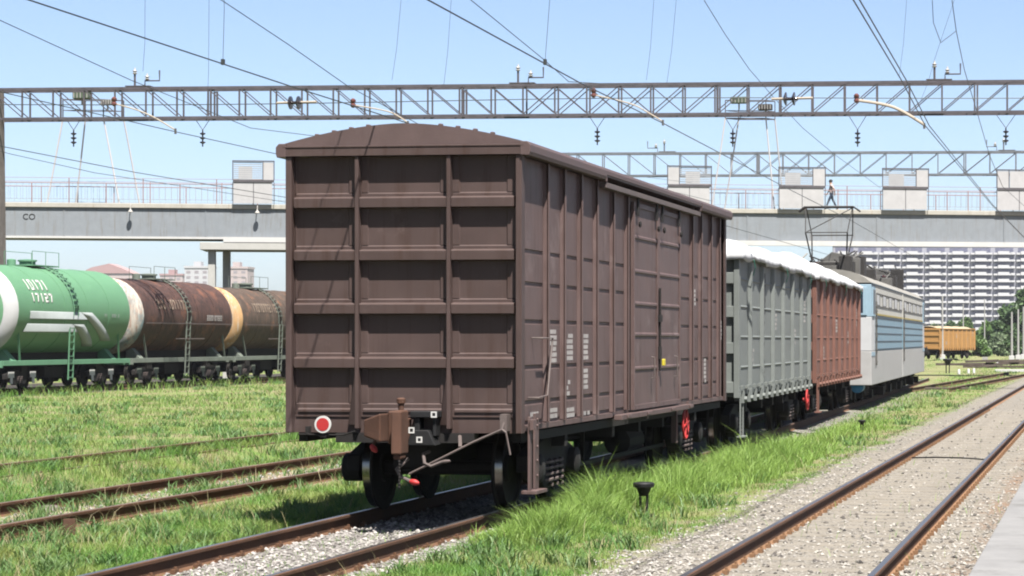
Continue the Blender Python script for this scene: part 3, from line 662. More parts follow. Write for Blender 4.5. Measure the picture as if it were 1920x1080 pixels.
# ================================================================== tank wagons
def tank_car(y0, L, R, zc, label, mats, X=-43.9, green=False, group='tank wagons in the row beyond the grass'):
    side, ring, cap, frame, fmat = mats
    t = thing('tank_wagon', label, 'tank wagon', (X, y0, 0), 0, group)
    b = MB(); b.lathe((0,0,zc), (0,1,0), [(0,R*.9),(0,R),(L,R),(L,R*.9)], 48)
    for k in range(1, 5): b.lathe((0,L*k/5-.03,zc), (0,1,0), [(0,R),(.0,R+.012),(.06,R+.012),(.06,R)], 48)
    b = b.build('barrel', side, t, smooth=True)
    for y, s in ((0,-1),(L,1)):
        c = MB(); q = [(0,R),(.10,R*.985),(.25,R*.93),(.36,R*.85),(.44,R*.76)]
        c.mi = 0; c.lathe((0,y,zc), (0,s,0), q, 40)
        c.mi = 1; c.lathe((0,y,zc), (0,s,0), [(.437,R*.77),(.447,R*.755),(.57,R*.52),(.66,R*.2),(.67,.02)], 40)
        c.build('end_cap', [ring, cap], t, smooth=True)
    def patch(parent, name, mat, quads):
        p = MB()
        for (yt0, yt1, yb0, yb1, zt, zb_) in quads:
            rows = []
            for k in range(9):
                u = k/8; z = zt+(zb_-zt)*u; xx = math.sqrt(max(0, (R+.014)**2-(z-zc)**2))
                rows.append([(xx, yt0+(yb0-yt0)*u, z), (xx, yt1+(yb1-yt1)*u, z)])
            p.grid(rows)
        return p.build(name, mat, parent, smooth=True, solid=.004)
    rng = random.Random(int(y0))
    def chars(name, mat, y, y1, z, h, w=.22, gap=.09, skip=.05):
        q = []
        while y < y1:
            k = rng.randrange(4); th = h*.22
            if rng.random() > skip:
                if k == 0: q += [(y,y+w,y,y+w,z+h,z+h-th),(y,y+w,y,y+w,z+th,z),(y,y+w*.3,y,y+w*.3,z+h-th,z+th),(y+w*.7,y+w,y+w*.7,y+w,z+h-th,z+th)]
                elif k == 1: q += [(y,y+w,y,y+w,z+h,z+h-th),(y,y+w,y,y+w,z+h*.6,z+h*.4),(y,y+w,y,y+w,z+th,z),(y+w*.65,y+w,y+w*.65,y+w,z+h-th,z+h*.6),(y,y+w*.35,y,y+w*.35,z+h*.4,z+th)]
                elif k == 2: q += [(y+w*.35,y+w*.7,y+w*.35,y+w*.7,z+h,z)]
                else: q += [(y,y+w,y,y+w,z+h,z+h-th),(y+w*.6,y+w,y+w*.3,y+w*.65,z+h-th,z)]
            y += w+gap
        patch(b, name, mat, q)
    if green:
        y1 = 1.0
        patch(b, 'chevron_stripe', 'tank_grey', [(.95,5.5,.95,6.24,3.14,2.82),(5.5,6.5,8.3,9.3,3.14,1.95),(.85,4.9,.7,5.66,2.64,2.30),(4.9,5.9,7.0,8.0,2.64,1.72)])
        chars('number', 'whitep', 1.1, 3.0, 3.98, .42, .30, .09, 0); chars('number', 'whitep', 1.2, 3.1, 3.50, .36, .30, .09, 0)
        chars('small_lettering', 'tank_grey', 7.6, 9.2, 2.95, .14, .1, .05, .3)
    else:
        chars('lettering', 'tan_letter', 1.6, 5.0, 3.38, .45, .24, .07); chars('number', 'letter', 7.2, 9.2, 2.9, .26, .13, .06)
        p = MB(); p.beam((R+.02, 3.4, 2.05), (R+.02, 6.8, 2.05), .03, .05); p.beam((R+.03, .2, 2.75),(R+.03, L-.2, 2.75), .03, .04)
        p.build('side_rail', 'greyrod', t)
    f = MB(); f.box(-1.5, 1.5, -.8, -.65, .90, 1.18); f.box(-1.5, 1.5, L+.65, L+.8, .90, 1.18)
    for sx in (-1, 1): f.box(sx*1.38, sx*1.52, -.65, L+.65, .98, 1.18)
    f.build('frame', frame, t, bevel=.01)
    u = MB(); u.box(-.25,.25,-.65,L+.65,.55,.97); u.box(-1.2,1.2,1.5,2.0,.7,.97); u.box(-1.2,1.2,L-2.0,L-1.5,.7,.97); u.box(-1.1,.9,L*.4,L*.56,.45,.9)
    u.box(-.7,.7,.3,L-.3,.97,zc-R+.25); u.build('underframe', 'under', t)
    for y in (.55, L-.55):
        for sx in (-1, 1):
            sd = MB(); sd.prism([(sx*1.35,y-.2,1.183),(sx*.9,y-.2,zc-R*.82),(sx*.7,y-.2,zc-R*.82),(sx*.7,y-.2,1.183)], (0,.4,0)); sd.beam((sx*1.42,y+.35,1.15),(sx*R*.86,y-.1,zc-R*.45),.08,.05)
            sd.build('saddle', frame, t)
    la = MB(); yl = L*.46
    for dy in (0, .42):
        la.beam((1.62,yl+dy,.35), (1.72,yl+dy,zc-.2), .05, .05)
        la.tube([(R*math.cos(a)+.06*math.cos(a), yl+dy, zc+(R+.08)*math.sin(a)) for a in [(-.1+1.5*k/10) for k in range(11)]], .02, 5)
    for k in range(9): la.beam((1.63+.011*k,yl,.45+.29*k), (1.63+.011*k,yl+.42,.45+.29*k), .035, .035)
    for k in range(1, 11):
        a = 1.45*k/11; la.beam(((R+.09)*math.cos(a),yl,zc+(R+.09)*math.sin(a)), ((R+.09)*math.cos(a),yl+.42,zc+(R+.09)*math.sin(a)), .10, .03)
    la.build('ladder', fmat, t)
    tp = MB(); tp.box(-.6,.6,yl-1.1,yl+1.3,zc+R+.02,zc+R+.07)
    for (xx,yy) in ((-.6,yl-1.1),(.6,yl-1.1),(-.6,yl+1.3),(.6,yl+1.3),(.6,yl+.1)): tp.tube([(xx,yy,zc+R),(xx,yy,zc+R+.62)], .015, 5)
    tp.tube([(.6,yl-1.1,zc+R+.62),(.6,yl+1.3,zc+R+.62)], .013, 5); tp.tube([(-.6,yl-1.1,zc+R+.62),(-.6,yl+1.3,zc+R+.62)], .013, 5)
    tp.build('walkway', fmat, t)
    h = MB(); h.lathe((0,yl-.3,zc+R-.05), (0,0,1), [(0,.32),(.25,.32),(.27,.38),(.33,.38),(.36,.1)], 16); h.lathe((0,yl-1.7,zc+R-.05), (0,0,1), [(0,.18),(.3,.18),(.33,.05)], 12)
    h.build('hatch', fmat, t, smooth=True)
    bogie(t, 1.5, dark='under', spots='whitep' if green else 'tank_frame', nspring=2); bogie(t, L-1.5, dark='under', spots='whitep' if green else 'tank_frame', nspring=2)
    return t
tank_car(84.9, 10.3, 1.83, 3.17, 'bright green tank wagon with white end ring and grey chevron stripes', ('tank_green','tank_white','tank_green','green_frame','green_frame'), green=True)
tank_car(97.0, 10.3, 1.70, 3.06, 'dark brown rusty tank wagon right behind the green one, with a peeling white end', ('tank_brown','cap_mixed','cap_mixed','tank_frame','tank_frame'))
tank_car(109.0, 10.5, 1.62, 3.0, 'grey-brown greasy tank wagon with an orange and cream end ring', ('tank_rust','cap_orange','tank_brown','tank_frame','tank_frame'))
tank_car(121.2, 10.5, 1.62, 3.0, 'blackened tank wagon half hidden behind the boxcar edge, last of the visible row', ('tank_black','tank_rust','tank_black','tank_frame','tank_frame'))
# ================================================================== portal gantries over the tracks
def gantry(A, B, zb, zt, label, matn, npan, depth, horns, group, posts):
    """A, B: ends of the beam's front bottom chord (world)"""
    A = Vector((A.x, A.y, 0)); B = Vector((B.x, B.y, 0)); D = B-A; Ln = D.length; u = D/Ln; n = Vector((-u.y, u.x, 0))
    t = thing('portal_gantry', label, 'gantry', (A.x, A.y, -.2), math.atan2(u.y, u.x), group)
    loc = lambda s, o, z: Vector((s, o, z+.2))
    c = MB()
    for o in (0, depth):
        c.beam(loc(0,o,zb), loc(Ln,o,zb), .10, .11); c.beam(loc(0,o,zt), loc(Ln,o,zt), .10, .12)
    c.build('chords', matn, t)
    w = MB(); st = Ln/npan
    for k in range(npan+1):
        s = k*st
        for o in (0, depth): w.beam(loc(s,o,zb+.07), loc(s,o,zt-.08), .065, .065)
        if k % 8 == 7:
            for o in (0, depth): w.beam(loc(s+.12,o,zb+.07), loc(s+.12,o,zt-.08), .07, .07)
        w.beam(loc(s,.04,zb), loc(s,depth-.04,zb), .05, .05); w.beam(loc(s,.04,zt), loc(s,depth-.04,zt), .05, .05)
        if k < npan:
            for o in (0, depth):
                mid = k/npan
                if mid < .56: w.beam(loc(s+.05,o,zt-.1), loc(s+st-.05,o,zb+.1), .04, .04)
                if mid > .44: w.beam(loc(s+.05,o+.02,zb+.1), loc(s+st-.05,o+.02,zt-.1), .04, .04)
            w.beam(loc(s,.04,zt), loc(s+st,depth-.04,zt), .035, .035)
    w.build('lattice', matn, t)
    for s in posts:
        p = MB(); p.add([(s-.28,-.1,0),(s+.28,-.1,0),(s+.28,depth+.1,0),(s-.28,depth+.1,0),(s-.18,.05,zt+.3),(s+.18,.05,zt+.3),(s+.18,depth-.05,zt+.3),(s-.18,depth-.05,zt+.3)],
              [(0,1,2,3),(4,5,6,7),(0,1,5,4),(1,2,6,5),(2,3,7,6),(3,0,4,7)])
        p.build('post', 'conc_post', t, bevel=.02)
    for s, fl in horns:
        h = MB(); h.box(s-.35, s+.75, -.06, depth*.5, zt+.28, zt+.32)
        h.tube([loc(s,.2,zt+.1), loc(s,.2,zt+.62)], .05, 6)
        h.tube([loc(s+.45*fl,.2,zt+.1), loc(s+.45*fl,.2,zt+.35), loc(s+1.1*fl,.2,zt+.35), loc(s+1.1*fl,.2,zt+.8)], .035, 6)
        hh = h.build('horn_bracket', matn, t)
        i = MB()
        for ss, zz in ((s, zt+.62), (s+.55*fl, zt+.37)): i.lathe(loc(ss,.2,zz), (0,0,1), [(0,.03),(.06,.12),(.10,.04),(.16,.12),(.20,.04),(.30,.03)], 8)
        i.build('horn_insulator', 'ins_white', hh, smooth=True)
    return t, (A, u, n)
D1 = lambda px: 100.2-3.2*px/1920
zt1, zb1 = 2+(637-163)*D1(600)/FPX, 2+(637-219)*D1(600)/FPX
gA = at(-16, 0, D1(-16)); gB = at(2260, 0, D1(2260)); nfull = 38
L1 = (Vector((gB.x,gB.y))-Vector((gA.x,gA.y))).length
def s_of(px, A, B, D):
    p = at(px, 0, D(px)); d = Vector((B.x-A.x, B.y-A.y)); return Vector((p.x-A.x, p.y-A.y)).dot(d)/d.length
GAN1, F1 = gantry(gA, gB, zb1, zt1, 'nearer lattice portal gantry spanning the whole yard, with a concrete post at the left edge', 'gsteel', nfull, .85,
    [(s_of(250, gA, gB, D1), 1), (s_of(970, gA, gB, D1), 1), (s_of(1752, gA, gB, D1), 1)], 'lattice portal gantries over the yard', (.05, L1-.3))
D2 = lambda px: 153.0-3.6*px/1920
gA2 = at(700, 0, D2(700)); gB2 = at(2200, 0, D2(2200))
L2 = (Vector((gB2.x,gB2.y))-Vector((gA2.x,gA2.y))).length
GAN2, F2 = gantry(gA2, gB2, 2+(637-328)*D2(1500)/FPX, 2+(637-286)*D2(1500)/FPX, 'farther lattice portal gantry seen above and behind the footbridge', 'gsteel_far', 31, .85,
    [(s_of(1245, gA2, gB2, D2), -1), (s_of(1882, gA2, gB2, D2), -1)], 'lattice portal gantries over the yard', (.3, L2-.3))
# insulator strings hanging from the nearer gantry
def string_insulator(px, py0, py1, label, v=True, d=None):
    d = d or D1(px); a = at(px, py0, d+.1); b = at(px, py1, d+.1)
    t = thing('string_insulator', label, 'insulator', b, 0, 'insulators hanging below the nearer gantry')
    m = MB(); H = a.z-b.z
    if v:
        m.tube([(-.40,0,H),(0,0,.72)], .014, 5); m.tube([(.40,0,H),(0,0,.72)], .014, 5)
    else: m.tube([(0,0,H),(0,0,.72)], .014, 5)
    m.tube([(0,0,.0),(0,0,.12)], .03, 6); m.build('hanger', 'gsteel', t)
    i = MB()
    prof = []
    for k in range(3): prof += [(k*.19,.035),(k*.19+.05,.125),(k*.19+.09,.12),(k*.19+.11,.035)]
    i.lathe((0,0,.12), (0,0,1), prof+[(.6,.03)], 12); i.build('discs', 'ins_dark', t, smooth=True)
    return t
for px, y1, lab in ((138, 275, 'dark disc insulator hanging between the legs of the left floodlight tower'),
                    (380, 275, 'dark disc insulator hanging in open sky left of the boxcar roof'),
                    (1120, 272, 'dark disc insulator hanging just right above the boxcar roof'),
                    (1374, 275, 'dark disc insulator hanging beside the right floodlight tower legs'),
                    (1608, 275, 'dark disc insulator hanging above the walking person on the bridge, to the right'),
                    (1886, 272, 'dark disc insulator hanging nearest the right edge of the photo')):
    string_insulator(px, 219 if px < 900 else 215, y1, lab)
# small flanges under the beam
# ================================================================== lower cross-span rope with its insulators and registration arms (about 41 m away)
DX = lambda px: 41.6-1.0*px/1920
def ropepy(px): return 196.0-(196-181)*px/1920
t = thing('cross_span_rope', 'thin horizontal cross rope strung over all the tracks in front of the nearer gantry', 'rope', at(960, ropepy(960), DX(960)))
MB().tube([at(px, ropepy(px)+3*math.sin(px*.004), DX(px)) for px in range(-300, 2301, 100)], .008, 5).build('rope', 'wire', t, world=True)
MB().tube([at(px, 0, DX(px)).xy.to_3d()+Vector((0,0,9.3+.06*math.sin(px*.011))) for px in range(-300, 2301, 100)], .009, 5).build('upper_rope', 'wire', t, world=True)
def bell_pair(px, label):
    c = at(px, ropepy(px)+1, DX(px)-.06); t = thing('rope_insulator', label, 'insulator', c, 0, 'insulators set into the cross rope')
    i = MB(); i.lathe((-.14,0,0), (1,0,0), [(0,.015),(.02,.06),(.05,.12),(.07,.12),(.08,.03),(.16,.03),(.17,.06),(.20,.12),(.22,.12),(.23,.03),(.29,.015)], 12); i.build('bells', 'ins_dark', t, smooth=True)
    MB().tube([(-.34,0,0),(.40,0,.01)], .022, 6).build('rod', 'pale_rod', t, smooth=True)
bell_pair(553, 'pair of brown bell insulators on the cross rope above the boxcar roof corner')
bell_pair(1482, 'pair of brown bell insulators on the cross rope right of the floodlight tower')
def reg_arm(pts, label, r=.022):
    """curved tube that holds a contact wire sideways"""
    P_ = [at(px, py, DX(px)) for px, py in pts]
    t = thing('registration_arm', label, 'catenary arm', P_[0], 0, 'curved registration arms above the tracks')
    sm = []
    for i in range(len(P_)-1):
        for k in range(6): sm.append(P_[i].lerp(P_[i+1], k/6))
    sm.append(P_[-1])
    for _ in range(6): sm = [sm[0]]+[(sm[i-1]+sm[i]*2+sm[i+1])/4 for i in range(1, len(sm)-1)]+[sm[-1]]
    MB().tube(sm, r, 7).build('tube', 'pale_rod', t, world=True, smooth=True)
    e = MB(); e.tube([P_[-1]+Vector((0,0,.03)), P_[-1]-Vector((0,0,.07))], .022, 6); e.build('clamp', 'equip', t, world=True)
    i = MB(); i.lathe(P_[0]-Vector((0,0,.02)), (0,0,1), [(-.03,.02),(0,.05),(.03,.05),(.05,.03),(.08,.05),(.11,.05),(.14,.02)], 10); i.build('post_insulator', 'ins_red', t, world=True, smooth=True)
reg_arm([(1606,188),(1642,193),(1675,200),(1705,216),(1733,234)], 'cream curved registration arm over the empty right-hand track', .028)
reg_arm([(1113,178),(1150,186),(1190,196),(1220,214),(1243,228)], 'slim curved registration arm above the boxcar side', .013)
reg_arm([(662,197),(700,203),(735,210),(765,230)], 'slim curved registration arm just above the boxcar roof peak', .013)
reg_arm([(214,194),(258,206),(290,220),(329,244)], 'slim curved registration arm in the left part of the sky', .013)
# ================================================================== overhead wires
def wire(label, pts, r=.009, cat='wire', drops=(), name='contact_wire'):
    P_ = [Vector(p) for p in pts]
    t = thing(name, label, cat, P_[0], 0, 'overhead wires of the yard')
    MB().tube(P_, r, 5).build('strand', 'wire', t, world=True)
    if drops:
        m = MB()
        for a, b in drops: m.tube([a, (Vector(a)+Vector(b))/2+Vector((.02,0,0)), b], .004, 4); m.box(b[0]-.02,b[0]+.02,b[1]-.03,b[1]+.03,b[2]-.05,b[2]+.03)
        m.build('dropper', 'wire', t, world=True)
    return t
az = lambda px, py, z: tuple(at_z(px, py, z))
ax_ = lambda px, py, X: tuple(at_x(px, py, X))
Z = 5.85
def along(X, y0, z0, y1, z1, n=8, sag=0):
    return [(X, y0+(y1-y0)*k/n, z0+(z1-z0)*k/n-sag*math.sin(PI*k/n)) for k in range(n+1)]
# contact wires, roughly level
B0 = az(803,0,5.9); B1 = az(1243,231,5.85)
wire('dark contact wire running above the boxcar towards the locomotive pantograph', [(-7.83,-5,6.2),(-7.88,10,6.2),B0,az(1087,155,5.9),B1,(-8.2,60,5.95),(rail_x(80),80,6.22),(rail_x(126),126,6.4),(rail_x(160),160,6.4)], .010,
     drops=[((B0[0]+.02, at_z(1022,115,5.9).y, 7.6), tuple(at_z(1022,115,5.9)))])
wire('dark contact wire crossing the upper left sky and passing behind the boxcar roof', [(-12.6,-5,6.05),az(55,0,5.95),az(540,160,5.9),az(765,231,5.88),(-12.9,70,5.9),(-13.0,160,6.2)], .010,
     drops=[((at_z(418,115,5.92).x, at_z(418,115,5.92).y, 7.4), tuple(at_z(418,115,5.92)))])
for k, dx in ((0,0),(1,.07)):
    wire('left strand of the twin contact wire over the empty right-hand track' if k == 0 else 'right strand of the twin contact wire over the empty right-hand track',
      [(-2.6+dx,-5,5.9),(at_z(1600,0,5.8).x+dx, at_z(1600,0,5.8).y, 5.8),(at_z(1690,150,5.8).x+dx, at_z(1690,150,5.8).y, 5.8),(at_z(1735,236,5.76).x+dx, at_z(1735,236,5.76).y, 5.76),(at_z(1860,385,5.8).x+dx*.5, at_z(1860,385,5.8).y, 5.8),(-2.6,130,5.85),(-2.8,200,6.0)], .009)
wire('thin contact wire low in the left sky, sloping down under the gantry', [(-17.3,-5,6.0)]+[az(0,172,5.9),az(329,247,5.88)]+[(-17.1,90,5.95),(-17.0,200,6.2)], .008)
wire('thin wire slanting down through the left floodlight tower legs', [(-22.4,10,6.0),az(17,277,5.95),az(253,323,5.95),(-22.4,160,6.2)], .009)
wire('lower of two thin wires slanting through the left floodlight tower legs', [(-22.2,20,7.0),az(17,288,6.4),az(178,324,6.1),(-22.3,140,6.2)], .007)
# carrying cables with sag
wire('thin carrying cable above the boxcar that meets the contact wire near the gantry', [(-7.9,-5,8.4),(-7.9,12,7.2),ax_(883,0,-7.9),ax_(1020,112,-7.95),ax_(1066,153,-8.0),(-8.05,41,6.6)], .006, name='carrying_cable')
wire('thin carrying cable slanting from the top left down to the boxcar roof', [(-12.6,-5,9.0),ax_(415,0,-12.6),ax_(540,83,-12.6),ax_(650,160,-12.6),ax_(820,252,-12.7),(-12.9,75,6.6)], .007, name='carrying_cable')
wire('thin carrying cable from the top centre down to the right floodlight tower', [ax_(1320,0,-7.8),ax_(1360,65,-7.8),ax_(1405,130,-7.82),ax_(1450,182,-7.9),ax_(1505,240,-8.0),ax_(1560,286,-8.3),(-9.2,95,8.3)], .008, name='carrying_cable',
     drops=[])
wire('faint carrying cable at the far left sloping down to the gantry', [(-16.8,10,8.0),ax_(0,38,-16.8),ax_(120,93,-16.8),ax_(245,150,-16.8),ax_(470,240,-17),(-17.2,95,8.6)], .007, name='carrying_cable')
wire('thin carrying cable with clips dropping near the right edge', [ax_(1785,0,-2.75),ax_(1793,58,-2.75),ax_(1808,130,-2.75),ax_(1834,217,-2.78),ax_(1855,290,-2.8),ax_(1880,350,-2.8),(-2.8,125,7.9)], .008, name='carrying_cable')
wire('loose thin wire hanging in a kink beside the right-hand cable', [ax_(1748,0,-2.9),ax_(1750,42,-2.9),ax_(1764,80,-2.9),ax_(1793,58,-2.75)], .006, name='hanging_wire')
# droppers that run up out of the picture
for (xa, ya, xb, yb, lab) in ((272,0,268,134,'faint vertical dropper wire above the left horn bracket'),(392,0,387,228,'faint vertical dropper wire between two long sloping wires'),
    (752,0,735,150,'faint slanting dropper wire above the roof peak of the boxcar'),(846,0,832,160,'second faint dropper wire right of the boxcar roof peak'),(1226,0,1212,150,'faint dropper wire in the middle of the upper sky'),
    (1268,0,1250,158,'faint dropper wire just right of the upper sky middle'),(1700,0,1686,142,'thin dropper wire right of the twin contact wire'),(1756,100,1726,190,'short thin dropper wire near the cream registration arm')):
    a = at(xa, ya, DX(xa)); b = at(xb, yb, DX(xb))
    t = thing('dropper_wire', lab, 'wire', b, 0, 'thin dropper wires')
    m = MB(); m.tube([a+(a-b)*max(.1, (9.3-a.z)/(a.z-b.z)), a, (a*.4+b*.6)+Vector((.02,0,0)), b], .0035, 4); m.build('strand', 'wire', t, world=True)
# ================================================================== footbridge
DB = lambda px: 126.0+9.0*px/1920
bA = at(-260, 0, DB(-260)); bB = at(2300, 0, DB(2300)); bA.z = bB.z = 0
bd = (bB-bA); LB = bd.length; bd.normalize(); bn = Vector((-bd.y, bd.x, 0))
BR = thing('footbridge', 'grey painted steel footbridge crossing the yard behind the train, with railings and white screens', 'footbridge', (bA.x, bA.y, -.2), math.atan2(bd.y, bd.x))
def bs(px):
    p = at(px, 0, DB(px)); return (Vector((p.x, p.y, 0))-bA).dot(bd)
ZD = 9.55+.2
g = MB(); g.box(0, LB, 0, .12, 7.72+.2, ZD-.26); g.box(0, LB, 2.9, 3.02, 7.72+.2, ZD-.26)
for k in range(int(LB/7.6)): g.box(7.6*k+3, 7.6*k+3.06, -.03, -.002, 7.75+.2, ZD-.3)
g.build('girder', 'bridge', BR)
g = MB(); g.box(0, LB, -.11, 3.13, ZD-.255, ZD); g.build('deck', 'bridge_top', BR, bevel=.02)
s0 = bs(420); g = MB(); g.box(s0, LB, -.22, .16, 7.43+.2, 7.715+.2); g.box(0, s0-.01, -.06, .2, 7.6+.2, 7.715+.2); g.box(0, LB, 2.85, 3.1, 7.6+.2, 7.715+.2); g.build('bottom_flange', 'bridge_white', BR)
r = MB()
for o in (-.04, 3.06):
    for z in (1.10, 1.38): r.tube([(0,o,ZD+z),(LB,o,ZD+z)], .025 if z < 1.2 else .012, 5)
    for k in range(int(LB/1.98)): r.beam((1+1.98*k,o,ZD-.1),(1+1.98*k,o,ZD+1.38 if k % 2 else ZD+1.1), .05, .05)
r.build('railing', 'handrail', BR)
r = MB()
for o in (-.04, 3.06):
    r.tube([(0,o,ZD+.22),(LB,o,ZD+.22)], .018, 4)
    for k in range(int(LB/.33)): r.beam((.2+.33*k,o,ZD+.2),(.2+.33*k,o,ZD+1.08), .016, .016)
r.build('railing_bars', 'thinrail', BR)
def screen(px0, px1, solid_right=True, half=False):
    a, b = bs(px0), bs(px1); w = b-a; H = 2.42; zm = ZD+1.30
    m = MB(); m.box(a+.03, (a+b)/2-.02, -.27, -.24, ZD+.05, zm-.08); m.box((a+b)/2+.02, b-.1, -.27, -.24, ZD+.05, zm-.08)
    q0, q1 = (b-w*.27, b-.04) if solid_right else (a+.04, a+w*.27)
    m.box(q0, q1, -.27, -.24, zm+.06, ZD+H-.08)
    p0, p1 = (a+.04, q0-.05) if solid_right else (q1+.05, b-.04)
    if not half: m.box(p0+w*.12, p0+w*.45, -.25, -.235, zm+.06, ZD+H-.3)
    else: m.box(p0, p1, -.27, -.24, zm+.06, ZD+H-.08)
    s = m.build('safety_screen', 'screen', BR)
    f = MB(); f.box(a, b, -.31, -.2, zm-.075, zm+.055)
    for xx in (a, b, q0 if solid_right else q1): f.beam((xx,-.255,zm+.06),(xx,-.255,ZD+H-.055), .05, .05)
    for xx in (a, (a+b)/2, b): f.beam((xx,-.23,ZD),(xx,-.23,zm-.08), .035, .035)
    f.beam((a-.03,-.255,ZD+H-.02),(b+.03,-.255,ZD+H-.02), .07, .07)
    f.build('frame', 'screenframe', s)
    w_ = MB(); 
    for k in range(9): w_.beam((p0,-.25,zm+.1+k*.115),(p1,-.25,zm+.1+k*.115), .008, .05)
    w_.build('mesh_wires', 'thinrail', s)
screen(438, 515); screen(1250, 1332, False); screen(1458, 1545); screen(1652, 1738); screen(1866, 1950, False, True); screen(2080, 2160)
for k, xx in enumerate([bs(455), bs(1010), bs(1700)+14]):
    p = MB(); 
    for dx in (-.55, .55): p.box(xx+dx-.34-(.1 if k else 0), xx+dx+.30, .1, 2.9, 0, 7.0+.2)
    p.box(xx-1.6+.8, xx+7.0, -.25, 3.2, 7.0+.21, 7.42+.2) if k == 0 else p.box(xx-1.4, xx+1.4, -.25, 3.2, 7.0+.21, 7.42+.2)
    if k == 0:
        p = MB(); a = bs(390)
        p.box(a, a+.38, .2, .9, 0, 7.2); p.box(a+.62, a+1.0, 2.1, 2.9, 0, 7.2); p.box(a-.4, a+6.6, -.2, 3.2, 7.205, 7.62); p.box(a+5.0, a+5.5, .2, .9, 0, 7.2); p.box(a+5.6, a+6.1, 2.1, 2.9, 0, 7.2)
    p.build('pier', 'pier', BR, bevel=.02)
for px in (247, 484): 
    b = MB(); s = bs(px); b.tube([(s,-.14,ZD-.05),(s,-.3,ZD-.15),(s,-.36,ZD-.33)], .025, 6); b.lathe((s,-.36,ZD-.3), (0,0,-1), [(0,.03),(.08,.06),(.18,.14),(.20,.14),(.21,.03)], 12); b = b.build('bridge_lamp', 'conc', BR, smooth=True)
# black two-character mark on the girder
cu = bpy.data.curves.new('mark', 'FONT'); cu.body = 'CO'; cu.size = .45; cu.extrude = .004
to = bpy.data.objects.new('mark_tmp', cu); COL.objects.link(to)
me = bpy.data.meshes.new_from_object(to.evaluated_get(bpy.context.evaluated_depsgraph_get())); bpy.data.objects.remove(to)
mo = bpy.data.objects.new('painted_mark', me); COL.objects.link(mo); mo.parent = BR; mo.location = (bs(43), -.012, 8.62+.2); mo.rotation_euler = (PI/2, 0, 0); me.materials.clear(); me.materials.append(M['blacks'])
# person walking on the bridge
def person():
    base = at(1559, 0, DB(1559)+.55)
    V = [(0,0,.95),(0,0,1.12),(.02,0,1.34),(.03,0,1.48),(.05,0,1.60),(.06,0,1.72),          # 0 pelvis .. 5 crown
         (0,-.10,.90),(-.14,-.10,.50),(-.36,-.10,.10),(-.27,-.12,.035),                       # 6-9 rear leg and toe
         (0,.10,.90),(.20,.10,.50),(.33,.10,.08),(.45,.12,.035),                               # 10-13 front leg
         (.02,-.20,1.42),(.08,-.27,1.15),(.22,-.24,.95),                                       # 14-16 arm
         (.02,.20,1.42),(-.12,.26,1.16),(-.16,.22,.92),                                        # 17-19 arm
         (.15,0,1.63)]                                                                          # 20 nose
    E = [(0,1),(1,2),(2,3),(3,4),(4,5),(0,6),(6,7),(7,8),(8,9),(0,10),(10,11),(11,12),(12,13),(2,14),(14,15),(15,16),(2,17),(17,18),(18,19),(4,20)]
    R = [.14,.13,.15,.06,.095,.07,.095,.065,.045,.04,.095,.065,.045,.04,.06,.045,.032,.06,.045,.032,.018]
    for w, sg in ((16,1),(19,1)):
        x, y, z = V[w]
        for k in range(5):
            i = len(V); dy = (-.035+.0175*k) if k < 4 else 0
            if k < 4:
                V.append((x+.02, y+dy, z-.09)); V.append((x+.035, y+dy*1.1, z-.15-.012*(k in (1,2)))); R += [.0085,.007]
            else:
                V.append((x+.055, y+.01, z-.05)); V.append((x+.075, y+.01, z-.10)); R += [.010,.008]
            E += [(w,i),(i,i+1)]
    me = bpy.data.meshes.new('person'); me.from_pydata(V, E, [])
    o = bpy.data.objects.new('person', me); COL.objects.link(o)
    o.location = (base.x, base.y, ZD-.2); o.rotation_euler = (0,0,math.atan2(bd.y,bd.x)+PI); o.scale = (1.03,1.03,1.03)
    md = o.modifiers.new('Skin', 'SKIN'); me.skin_vertices.new() if not me.skin_vertices else None
    for i, sv in enumerate(me.skin_vertices[0].data): sv.radius = (R[i], R[i]); sv.use_root = (i == 0)
    md.use_smooth_shade = True
    s = o.modifiers.new('Sub', 'SUBSURF'); s.levels = s.render_levels = 1
    dg = bpy.context.evaluated_depsgraph_get(); m2 = bpy.data.meshes.new_from_object(o.evaluated_get(dg)); o.modifiers.clear(); o.data = m2; m2.name = 'person'
    m2.materials.clear()
    for k in ('skin','jeans','shirt','blacks'): m2.materials.append(M[k])
    for p in m2.polygons:
        z = p.center.z; ar = abs(p.center.y) > .19 and z < 1.24
        p.material_index = 3 if z < .10 else 1 if (z < 1.0 and not (abs(p.center.y) > .17 and z > .72)) else 0 if ar or z > 1.47 else 2
        p.use_smooth = True
    tag(o, 'person in a pale shirt and dark jeans striding along the footbridge deck', 'person')
    h = MB(); h.lathe((.04,0,1.655), (-.12,0,1), [(-.02,.112),(.03,.11),(.07,.085),(.10,.03)], 12); h.build('hair', 'hair', o, smooth=True)
person()
